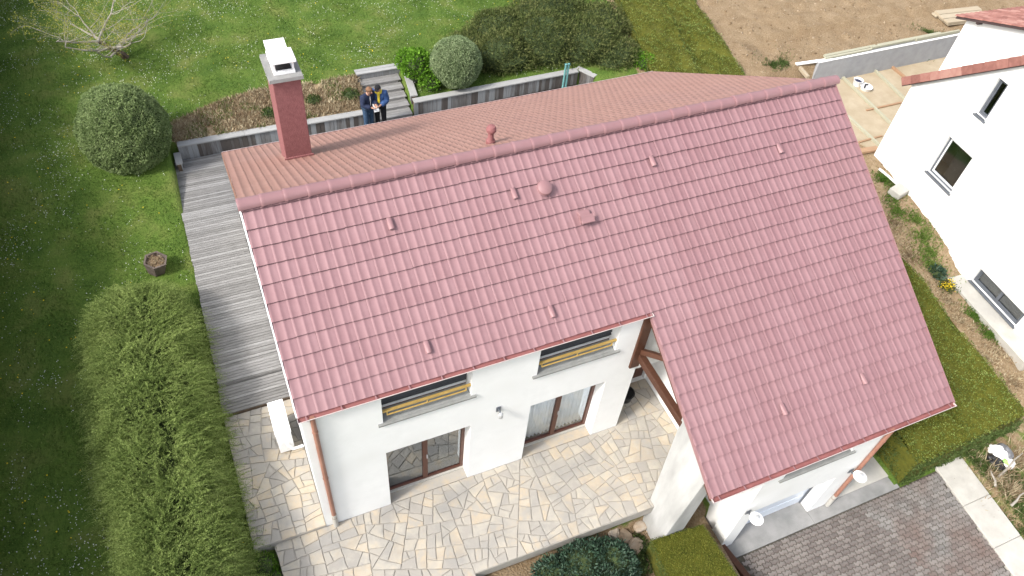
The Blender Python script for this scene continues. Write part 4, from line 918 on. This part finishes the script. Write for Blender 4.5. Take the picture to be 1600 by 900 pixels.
# feathery hedge beside the deck
def frond_hedge():
    x0, x1, ya, yb2, H = -4.35, -1.68, -3.0, 7.35, 1.68; cx_, hw = (x0 + x1) / 2, (x1 - x0) / 2
    t = empty('feathery_hedge', (cx_, 2, 0)); tag(t, 'long feathery green hedge between lawn and side path', 'hedge'); off = np.array([cx_, 2., 0])
    n = 13000; a = np.where(rng.uniform(size=n) < .5, rng.uniform(-.18, math.pi + .18, n), rng.uniform(.6, 2.5, n)); y = rng.uniform(ya, yb2 + .1, n)
    endf = np.sqrt(np.clip(1 - np.clip((y - (yb2 - 1.5)) / 1.5, 0, 1) ** 2.2, .02, 1))
    nn = vnoise(np.stack([a * 1.2, y], -1), 1.6, 8); R_ = 1 + .13 * nn + .07 * vnoise(np.stack([a * 1.4, y], -1), 4.5, 18)
    kp = vnoise(np.stack([a * 1.2, y], -1), 5., 19) > -.75 + rng.normal(size=n) * .2; a, y, endf, R_ = a[kp], y[kp], endf[kp], R_[kp]; n = len(a)
    prof = lambda a: (np.sign(np.cos(a)) * np.abs(np.cos(a)) ** np.where(np.cos(a) > 0, .8, .95), np.abs(np.sin(a)) ** .9 * np.sign(np.sin(a)))
    ca, sa = prof(a); sw = np.where(ca < 0, 1 - .28 * sst(3.2, .2, y), 1.); P = np.stack([cx_ + hw * ca * R_ * endf * .86 * sw, y, .12 + (H - .12) * sa * R_ * (.35 + .65 * endf) * .88], -1)
    sgn = np.where(np.abs(np.cos(a)) < .25, np.where(rng.uniform(size=n) < .62, -1., 1.), np.sign(np.cos(a)))
    outd = np.stack([sgn * (.35 + .65 * np.abs(np.cos(a))), .8 * np.clip(y - yb2 + 1.3, 0, 2) + rng.normal(size=n) * .45, .10 + .42 * np.sin(a)], -1)
    D = unit(outd + rng.normal(size=(n, 3)) * .25); m = 17
    Ln = rng.uniform(.32, .70, n); s = np.linspace(.06, 1, m)
    side = unit(np.cross(D, np.array([0, 0, 1.]) + rng.normal(size=(n, 3)) * .5)); droop = np.array([0, 0, -1.])
    C = P[:, None] + D[:, None] * (Ln[:, None] * s)[..., None] + droop * (.42 * Ln[:, None] * s ** 2.2)[..., None]
    LP, LD = [], []
    for sg in (-1, 1):
        LP.append(C.reshape(-1, 3)); LD.append((D[:, None] * .9 + side[:, None] * sg * .7 + rng.normal(size=C.shape) * .25).reshape(-1, 3))
    LP, LD = np.concatenate(LP), np.concatenate(LD); k = len(LP); tl = np.tile(1.15 - .7 * s, 2 * n)
    leaves('fronds', LP - off, LD, tl * rng.uniform(.04, .075, k), tl * rng.uniform(.015, .026, k), M['leaf_frond'], t, spread=.1)
    ks_, kt = 40, 24; vs = []
    for i in range(ks_):
        y = ya + (yb2 - ya) * i / (ks_ - 1); ef = math.sqrt(max(.02, 1 - max(0, (y - (yb2 - 1.5)) / 1.5) ** 2.2))
        for j in range(kt):
            aa = -.18 + (math.pi + .36) * j / (kt - 1); ca, sa = prof(np.array(aa)); w_ = .94 + .13 * float(vnoise(np.array([[aa * 1.2, y]]), 1.6, 8)[0]); vs.append((cx_ + hw * float(ca) * w_ * ef * .80 * (1 - .28 * float(sst(3.2, .2, y)) if ca < 0 else 1) - off[0], y - off[1], .1 + (H - .12) * float(sa) * w_ * (.35 + .65 * ef) * .80))
    fs = [(i * kt + j, i * kt + j + 1, (i + 1) * kt + j + 1, (i + 1) * kt + j) for i in range(ks_ - 1) for j in range(kt - 1)]
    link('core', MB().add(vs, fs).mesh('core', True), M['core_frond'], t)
frond_hedge()
# tall hedge at the left border; it shades the lawn
th_ = lump_bush('tall_hedge', [(-7.4 + .12 * math.sin(i * 2.1), -6 + i * 1.9, 1.7, 1.0, 1.5, 2.5 + .3 * math.sin(i * 1.7)) for i in range(20)], 260, 'tall dark hedge on the left garden border', 'leaf_jun', (.12, .22), (.06, .10), .7, cat='hedge')
# bare tree with buds
def bare_tree(base, label):
    t = empty('bare_tree', base); tag(t, label, 'tree'); tr = MB(); br = MB(); tips = []; random.seed(5)
    def grow(p, d, L_, r_, depth):
        pts = [p]; k = 5; 
        for i in range(k):
            d = (d + Vector((random.gauss(0, .20), random.gauss(0, .20), random.gauss(.02, .12)))).normalized(); p = p + d * L_ / k; pts.append(p)
        rad = [r_ * (1 - .55 * i / k) for i in range(k + 1)]; (tr if depth == 0 else br).tube(pts, rad, 6 if depth < 2 else 4, False)
        if depth >= 2: tips.extend(pts[2:])
        if depth < 4:
            for i in range(4 if depth < 3 and depth else 3 if depth else 9):
                q = pts[random.randint(2, k)]; a = random.uniform(0, 6.28); up = random.uniform(.05, .55) if depth else random.uniform(.1, .5)
                nd_ = (d * (.5 if depth else .15) + Vector((math.cos(a), math.sin(a), up))).normalized(); grow(q, nd_, L_ * random.uniform(.55, .85) * (2.05 if depth == 0 else 1), rad[-1] * .72, depth + 1)
    grow(Vector((0, 0, -.05)), Vector((-.08, -.1, 1)), 1.15, .13, 0)
    tr.build('trunk', M['bark2'], t, True); br.build('branches', M['bark'], t, True)
    tp = np.array([tuple(p) for p in tips]); n = 6500; P = tp[rng.integers(0, len(tp), n)] + rng.normal(size=(n, 3)) * .05
    leaves('buds', P, np.tile([[0, 0, .5]], (n, 1)), rng.uniform(.025, .06, n), rng.uniform(.015, .03, n), M['leaf_bud'], t, spread=.9)
p = at(196, 88, .8); bare_tree((p.x, p.y, .78), 'bare spreading tree with yellow buds at the top left of lawn')
# dry grass on the flower bed
x, y = scatter(30000, -1.3, 5.1, 13.3, 15.5); k = poly_in(x, y, BED); x, y = x[k], y[k]; z = ground_h(x, y)
cl = vnoise(np.stack([x, y], -1), 2.2, 77); k = cl > -.55; x, y, z = x[k], y[k], z[k]
o = leaves('dry_grass', np.stack([x, y, z - .01], -1), np.array([[0, 0, 1.]]), rng.uniform(.06, .2, len(x)), rng.uniform(.012, .03, len(x)), M['dry'], spread=.8); tag(o, 'dry straw coloured grass on the bed behind the plank wall', 'dry grass', kind='stuff')
k = (vnoise(np.stack([x, y], -1), 1.7, 78) > .25) & (rng.uniform(size=len(x)) < .5); o = leaves('bed_weeds', np.stack([x, y, z - .01], -1)[k], np.array([[0, 0, 1.]]), rng.uniform(.06, .16, k.sum()), rng.uniform(.015, .03, k.sum()), M['grass'], spread=.8); tag(o, 'green weeds growing through the dry bed', 'weeds', kind='stuff')
for u, v, r_, lab in ((490, 158, .22, 'green tuft near the steps in the dry bed'), (548, 150, .26, 'green weed tuft beside the people in the dry bed'), (420, 178, .2, 'green tuft behind the chimney in the dry bed')):
    p = at(u, v, .85); lump_bush('weed_tuft', [(p.x, p.y, .85, r_, r_, r_ * .7)], 1500, lab, 'leaf_green', (.06, .13), (.02, .035), .7, cat='weeds', up=.8)
# weeds by the neighbour's wall
def weeds(name, n, cells, m, label, L=(.06, .16), W=(.015, .03)):
    Ps = []
    for u, v, r_ in cells:
        p = at(u, v, float(ground_h(*at(u, v, -.6)[:2]))); a = rng.uniform(0, 6.28, n); q = np.abs(rng.normal(size=n)) * r_ * .8 * (1 + .6 * np.sin(a * 2 + u) + .4 * np.sin(a * 3 + v)); Ps.append(np.stack([p.x + q * np.cos(a), p.y + q * np.sin(a), ground_h(p.x + q * np.cos(a), p.y + q * np.sin(a))], -1))
    P = np.concatenate(Ps); k = len(P); o = leaves(name, P, np.tile([[0, 0, 1.]], (k, 1)), rng.uniform(*L, k), rng.uniform(*W, k), m, spread=.6); tag(o, label, 'weeds', kind='stuff')
weeds('grass_weeds', 900, [(1430, 345, .35), (1440, 372, .4), (1452, 395, .45), (1455, 412, .4), (1395, 305, .3), (1380, 282, .25), (1525, 490, .3), (1550, 520, .3), (1400, 330, .3)], M['grass'], 'green weeds along the soil strip by the neighbour wall')
weeds('dry_weeds', 500, [(1400, 350, .5), (1420, 400, .4), (1500, 500, .6), (1540, 560, .6), (1585, 600, .5), (1560, 545, .5), (1480, 470, .4)], M['dry'], 'dry grass along the soil strip by the neighbour wall')
weeds('kerb_weeds', 900, [(1590, 760, .5), (1560, 745, .4), (1590, 800, .5), (1540, 735, .3), (1600, 830, .4), (1520, 722, .3)], M['leaf_green'], 'weeds beyond the pale kerb strip')
weeds('kerb_straw', 350, [(1575, 770, .5), (1545, 750, .5), (1590, 720, .4)], M['dry'], 'dry stalks beyond the pale kerb strip', (.15, .5), (.012, .022))
weeds('hedge_edge_weeds', 600, [(1225, 100, .35), (1210, 95, .3), (1455, 45, .3)], M['leaf_green'], 'green weeds at the edge of the bare yard')
p = at(1487, 438, -.7); t = empty('yellow_flower', (p.x, p.y, float(ground_h(p.x, p.y)))); tag(t, 'clump of yellow flowers by the basement window', 'flowers')
n = 150; P = rng.normal(size=(n, 3)) * np.array([.13, .10, .05]) + np.array([0, 0, .18]); leaves('petals', P, np.tile([[0, 0, 1.]], (n, 1)), .04, .03, M['dandelion'], t, spread=1.2)['kind'] = 'stuff'
n = 300; P = rng.normal(size=(n, 3)) * np.array([.16, .13, .03]) + np.array([0, 0, .06]); leaves('foliage', P, np.tile([[0, 0, 1.]], (n, 1)), .14, .025, M['leaf_green'], t, spread=.5)
p = at(1470, 418, -.7); lump_bush('leafy_weed', [(p.x, p.y, float(ground_h(p.x, p.y)) + .05, .24, .24, .22)], 1500, 'blue green leafy weed beside the yellow flowers', 'leaf_dark', (.09, .16), (.04, .06), .7, cat='weed')
# rocks below the terrace edge
def rock(p, s, label, rz):
    bm = bmesh.new(); bmesh.ops.create_icosphere(bm, subdivisions=3, radius=1)
    for v in bm.verts: d = np.array(v.co); v.co = Vector((1 + .13 * float(vnoise(d, 6, 3))) * np.sign(d) * np.abs(d) ** .6 * np.array(s) * (1 + .15 * float(vnoise(d, 2.5, int(rz * 10)))))
    mm = bpy.data.meshes.new('rock'); bm.to_mesh(mm); bm.free(); o = link('rock', mm, M['rock']); o.location = p; o.rotation_euler = (.1, .08, rz); tag(o, label, 'rock', 'rocks below the terrace edge')
for (u, v), s, lab, rz in (((992, 853), (.22, .16, .07), 'flat pale squarish rock beside the small hedge', .5), ((957, 829), (.20, .14, .10), 'brown rock against the terrace edge', 1.2), ((1000, 822), (.16, .12, .08), 'rock at the foot of the white buttress', .2), ((975, 836), (.20, .15, .05), 'flat earthy rock in the middle of the bed below terrace', 2.0), ((935, 832), (.14, .10, .08), 'small reddish rock next to the grey green shrub', .9)):
    p = at(u, v, -.92); rock((p.x, p.y, -.98 + s[2] * .5), s, lab, rz)
# planter
p = at(242, 413, .25); pl = empty('planter', (p.x, p.y, float(ground_h(p.x, p.y)))); pl.scale = (1.22,) * 3; pl.rotation_euler = (.12, .1, .3); tag(pl, 'hexagonal stone planter on the lawn above the feathery hedge', 'planter')
b = MB(); b.lathe([(.20, 0), (.26, .34), (.265, .36), (.225, .36), (.21, .26), (.03, .25)], n=6); b.build('bowl', mat('brown_stoneware', [(.07, .055, .048), (.15, .12, .105)], 6, .85, .3, 40), pl)
MB().lathe([(.20, .262), (.12, .285), (.02, .29)], n=12).build('earth', clod, pl); n = 160; P = rng.normal(size=(n, 3)) * np.array([.08, .08, .02]) + np.array([0, 0, .29]); leaves('dry_stems', P, np.tile([[0, 0, 1.]], (n, 1)), .10, .015, M['dry'], pl, spread=.6)['kind'] = 'stuff'
# rubbish sack and cut branches at the right edge
p = at(1567, 712, -1.0); gz0 = float(ground_h(p.x, p.y)); sk = empty('rubbish_sack', (p.x, p.y, gz0 - .03)); tag(sk, 'crumpled white and black rubbish sack by the hedge', 'sack')
def crumple(c, s, m, nm, seed):
    bm = bmesh.new(); bmesh.ops.create_icosphere(bm, subdivisions=4, radius=1)
    for v in bm.verts:
        d = np.array(v.co); f = 1 + .22 * float(vnoise(d, 3.1, seed)) + .10 * abs(float(vnoise(d, 8, seed + 1))); v.co = Vector(d * f * np.array(s) + np.array(c)); v.co.z = max(v.co.z, 0.0)
    mm = bpy.data.meshes.new(nm); bm.to_mesh(mm); bm.free(); link(nm, mm, m, sk)
crumple((.06, .12, .12), (.20, .26, .18), M['wpaint'], 'white_bag', 1); crumple((-.16, -.02, .08), (.17, .26, .14), M['black'], 'black_bag', 2); crumple((.10, -.20, .10), (.20, .15, .13), M['wpaint'], 'white_bag', 3)
crumple((.30, .10, .10), (.16, .24, .16), mat('grey_plastic', [(.12, .125, .14), (.2, .205, .22)], 6, .4), 'grey_bag', 4); crumple((.0, -.14, .14), (.07, .13, .1), mat('green_plastic', [(.25, .50, .12), (.38, .62, .2)], 6, .4), 'green_bag', 5)
def branch(pts, r_, label):
    o = MB().tube(pts, [r_ * (1 - .6 * i / (len(pts) - 1)) for i in range(len(pts))], 6).build('cut_branch', M['bark'], None, True); tag(o, label, 'branch', 'cut branches by the kerb')
for (u0, v0, u1, v1), lab in (((1560, 745, 1598, 708), 'pale cut branch leaning beside the rubbish sack'), ((1555, 760, 1548, 735), 'short cut branch left of the rubbish sack'), ((1580, 790, 1600, 770), 'thin cut branch at the right photo edge')):
    a, c = at(u0, v0, -1.12), at(u1, v1, -1.0); branch([a, a.lerp(c, .3) + Vector((.03, 0, .03)), a.lerp(c, .7) + Vector((-.03, .02, .05)), c], .035, lab)

# ------------------------------------------------------------------ people
skin_m = mat('skin', [(.42, .23, .16), (.50, .29, .21)], 6, .6)
def skin_mesh(name, verts, edges, radii, m, parent, root=0, sub=2):
    me = bpy.data.meshes.new(name); me.from_pydata(verts, edges, []); o = link(name, me, m, parent)
    o.modifiers.new('skin', 'SKIN'); o.modifiers['skin'].use_smooth_shade = True
    sv = me.skin_vertices[0].data
    for i, r_ in enumerate(radii): sv[i].radius = (r_ if isinstance(r_, tuple) else (r_, r_)); sv[i].use_root = (i == root)
    s_ = o.modifiers.new('sub', 'SUBSURF'); s_.levels = sub; s_.render_levels = sub
    dg = bpy.context.evaluated_depsgraph_get(); ev = o.evaluated_get(dg); nm = bpy.data.meshes.new_from_object(ev); o.modifiers.clear(); old = o.data; o.data = nm; nm.name = name; bpy.data.meshes.remove(old)
    if not nm.materials: nm.materials.append(m)
    nm.shade_smooth(); return o
def person(loc, rz, H, label, jacket, trousers, hair, cap=False, lean=.0, scarf=None, holds=1, bulk=1.):
    t = empty('person', loc, rz); tag(t, label, 'person'); k = H / 1.75      # faces +y in its own frame
    def S(*p): return (p[0] * k, p[1] * k, p[2] * k)
    f = lean
    J = dict(pel=(0, 0, .95), sp=(0, .01 + f * .3, 1.15), ch=(0, .0 + f * .6, 1.34), nk=(0, .03 + f, 1.49), hd=(0, .09 + f * 1.3, 1.60), top=(0, .10 + f * 1.35, 1.68),
             lh=(-.10, 0, .90), lk=(-.11, .03, .50), la=(-.115, 0, .09), lt=(-.13, .15, .04), rh=(.10, 0, .90), rk=(.11, .02, .50), ra=(.115, -.01, .09), rt=(.13, .14, .04),
             ls=(-.19, f * .75, 1.41), le=(-.25, .04 + f * .5, 1.14), lw=(-.10, .26 + f * .6, 1.10), rs=(.19, f * .75, 1.41), re=(.25, .04 + f * .5, 1.14), rw=(.10, .26 + f * .6, 1.10))
    names = list(J); idx = {n_: i for i, n_ in enumerate(names)}; vs = [S(*J[n_]) for n_ in names]
    E_ = [('pel', 'sp'), ('sp', 'ch'), ('ch', 'nk'), ('nk', 'hd'), ('hd', 'top'), ('pel', 'lh'), ('lh', 'lk'), ('lk', 'la'), ('la', 'lt'), ('pel', 'rh'), ('rh', 'rk'), ('rk', 'ra'), ('ra', 'rt'), ('ch', 'ls'), ('ls', 'le'), ('le', 'lw'), ('ch', 'rs'), ('rs', 're'), ('re', 'rw')]
    rad = dict(pel=(.13, .10), sp=(.125, .10), ch=(.145, .10), nk=.055, hd=.088, top=.07, lh=.085, lk=.058, la=.04, lt=.035, rh=.085, rk=.058, ra=.04, rt=.035, ls=.06, le=.044, lw=.028, rs=.06, re=.044, rw=.028)
    rl = [rad[n_] for n_ in names]; ed = [(idx[a], idx[c]) for a, c in E_]
    # hands: palm and five fingers, grown from the wrists
    for sd_, wn in ((-1, 'lw'), (1, 'rw')):
        w_ = J[wn]; i0 = idx[wn]; d = Vector((-sd_ * .45, .85, -.15)).normalized(); ac = Vector((-sd_ * .5, -.2, -.75)).normalized()
        pm_ = Vector(w_) + d * .055; vs.append(S(*pm_)); rl.append((.030, .022)); ed.append((i0, len(vs) - 1)); pi_ = len(vs) - 1
        for q, (o_, ln_) in enumerate(((-.028, .070), (-.010, .080), (.009, .076), (.027, .060))):
            a = pm_ + d * .03 + ac * o_; c = a + d * ln_ * .5; e = c + (d * .6 + Vector((-sd_ * .6, -.3, 0))).normalized() * ln_ * .5
            for j, p_ in enumerate((a, c, e)): vs.append(S(*p_)); rl.append(.0095 - .001 * j); ed.append((pi_ if j == 0 else len(vs) - 2, len(vs) - 1))
        a = Vector(w_) + d * .03 + Vector((0, 0, .028)); c = a + (d * .7 + Vector((0, 0, .5))).normalized() * .04
        for j, p_ in enumerate((a, c)): vs.append(S(*p_)); rl.append(.011 - .001 * j); ed.append((i0 if j == 0 else len(vs) - 2, len(vs) - 1))
    rl = [tuple(x_ * k for x_ in r_) if isinstance(r_, tuple) else r_ * k for r_ in rl]
    body = skin_mesh('body', vs, ed, rl, skin_m, t)
    def cloth(nm, keys, edges, m, grow):
        ix = {n_: i for i, n_ in enumerate(keys)}; vv = [S(*J[n_]) if n_ in J else S(*n_) for n_ in keys]
        rr = [tuple((x_ + grow * bulk) * k for x_ in rad[n_]) if isinstance(rad[n_], tuple) else (rad[n_] + grow * bulk) * k for n_ in keys]
        return skin_mesh(nm, vv, [(ix[a], ix[c]) for a, c in edges], rr, m, t)
    cloth('jacket', ['pel', 'sp', 'ch', 'ls', 'le', 'lw', 'rs', 're', 'rw'], [('pel', 'sp'), ('sp', 'ch'), ('ch', 'ls'), ('ls', 'le'), ('le', 'lw'), ('ch', 'rs'), ('rs', 're'), ('re', 'rw')], jacket, .028)
    cloth('trousers', ['pel', 'lh', 'lk', 'la', 'rh', 'rk', 'ra'], [('pel', 'lh'), ('lh', 'lk'), ('lk', 'la'), ('pel', 'rh'), ('rh', 'rk'), ('rk', 'ra')], trousers, .014)
    for sd_, a, tt in ((-1, 'la', 'lt'), (1, 'ra', 'rt')): 
        A_, T_ = Vector(J[a]), Vector(J[tt]); b = MB(); b.hexa([S(A_.x - .05, A_.y - .07, 0), S(A_.x + .05, A_.y - .07, 0), S(T_.x + .05, T_.y + .04, 0), S(T_.x - .05, T_.y + .04, 0), S(A_.x - .045, A_.y - .06, .12), S(A_.x + .045, A_.y - .06, .12), S(T_.x + .04, T_.y + .02, .06), S(T_.x - .04, T_.y + .02, .06)]); b.build('shoe', M['black'], t, bevel=.012)
    hd = Vector(J['hd']); hc = Vector(S(hd.x, hd.y - .012, hd.z + .035))
    bm = bmesh.new(); bmesh.ops.create_icosphere(bm, subdivisions=3, radius=1)
    bmesh.ops.delete(bm, geom=[v for v in bm.verts if v.co.z < (.12 if cap else -.25) and v.co.y > -.25 or v.co.z < -.55], context='VERTS')
    for v in bm.verts: v.co = Vector((v.co.x * .103 * k, v.co.y * .115 * k, v.co.z * .112 * k)) + hc
    mm = bpy.data.meshes.new('hair'); bm.to_mesh(mm); bm.free(); mm.shade_smooth(); link('cap' if cap else 'hair', mm, hair, t).modifiers.new('thickness', 'SOLIDIFY').thickness = .01
    if cap: MB().hexa([S(hd.x - .07, hd.y + .06, hd.z + .05), S(hd.x + .07, hd.y + .06, hd.z + .05), S(hd.x + .05, hd.y + .18, hd.z + .035), S(hd.x - .05, hd.y + .18, hd.z + .035), S(hd.x - .07, hd.y + .06, hd.z + .062), S(hd.x + .07, hd.y + .06, hd.z + .062), S(hd.x + .05, hd.y + .18, hd.z + .045), S(hd.x - .05, hd.y + .18, hd.z + .045)]).build('peak', hair, t)
    # face
    b = MB(); b.hexa([S(hd.x - .014, hd.y + .075, hd.z - .02), S(hd.x + .014, hd.y + .075, hd.z - .02), S(hd.x + .012, hd.y + .12, hd.z - .02), S(hd.x - .012, hd.y + .12, hd.z - .02), S(hd.x - .008, hd.y + .07, hd.z + .03), S(hd.x + .008, hd.y + .07, hd.z + .03), S(hd.x + .006, hd.y + .095, hd.z + .03), S(hd.x - .006, hd.y + .095, hd.z + .03)]); b.build('nose', skin_m, t, bevel=.004)
    for sx in (-.034, .034):
        MB().lathe([(.002, -.006), (.010, 0), (.002, .006)], S(hd.x + sx, hd.y + .086, hd.z + .022), 8).build('eye', M['black'], t)
        MB().lathe([(.006, -.028), (.016, 0), (.006, .028)], S(hd.x + sx * 2.75, hd.y - .005, hd.z + .0), 8).build('ear', skin_m, t, True)
    MB().box(*[q * k for q in (hd.x - .024, hd.x + .024, hd.y + .080, hd.y + .094, hd.z - .047, hd.z - .039)]).build('mouth', mat('lips', [(.25, .08, .06), (.3, .1, .08)], 5), t)
    if scarf: MB().lathe([(.09 * k, 0), (.125 * k, .03), (.115 * k, .085), (.075 * k, .11)], S(0, .03 + f, 1.42), 18).build('scarf', scarf, t, True); MB().hexa([S(-.055, .10 + f * .7, 1.08), S(.02, .11 + f * .7, 1.08), S(.02, .15 + f * .7, 1.08), S(-.055, .145 + f * .7, 1.08), S(-.06, .09 + f, 1.44), S(.03, .10 + f, 1.44), S(.03, .14 + f, 1.44), S(-.06, .135 + f, 1.44)]).build('scarf', scarf, t, bevel=.01)
    else: MB().bar(S(.02, .135 + f * .9, 1.42), S(.015, .145 + f * .5, 1.02), .016, .008, (0, 1, 0)).build('zip', M['wpaint'], t)
    return t
random.seed(9)
navy = mat('navy_jacket', [(.012, .018, .045), (.025, .035, .075)], 7, .8, .4, 25); blue = mat('blue_jacket', [(.018, .045, .13), (.035, .08, .20)], 7, .7, .4, 25); jeans = mat('denim', [(.02, .045, .09), (.045, .085, .15)], 12, .9); blk = mat('black_cloth', [(.008, .008, .010), (.016, .016, .02)], 9, .9)
hairm = mat('brown_hair', [(.12, .06, .03), (.22, .12, .07)], 20, .7); yel = mat('yellow_scarf', [(.55, .42, .03), (.65, .52, .06)], 10, .9)
pz0 = .319
person((4.66, 12.72, pz0), R(-150), 1.78, 'brown haired person in navy jacket and jeans looking down at papers', navy, jeans, hairm, lean=.04, bulk=1.9)
person((5.10, 12.80, pz0), R(150), 1.76, 'person in blue jacket, yellow scarf and black cap by the steps', blue, blk, blk, cap=True, lean=.07, scarf=yel, bulk=2.3)
pa = MB().box(-.09, .09, -.004, .004, -.13, .13).build('paper_sheet', M['wpaint']); pa.location = (4.88, 12.50, pz0 + 1.03); pa.rotation_euler = (R(-38), .1, R(8)); tag(pa, 'white sheet of paper held between the two people', 'paper')
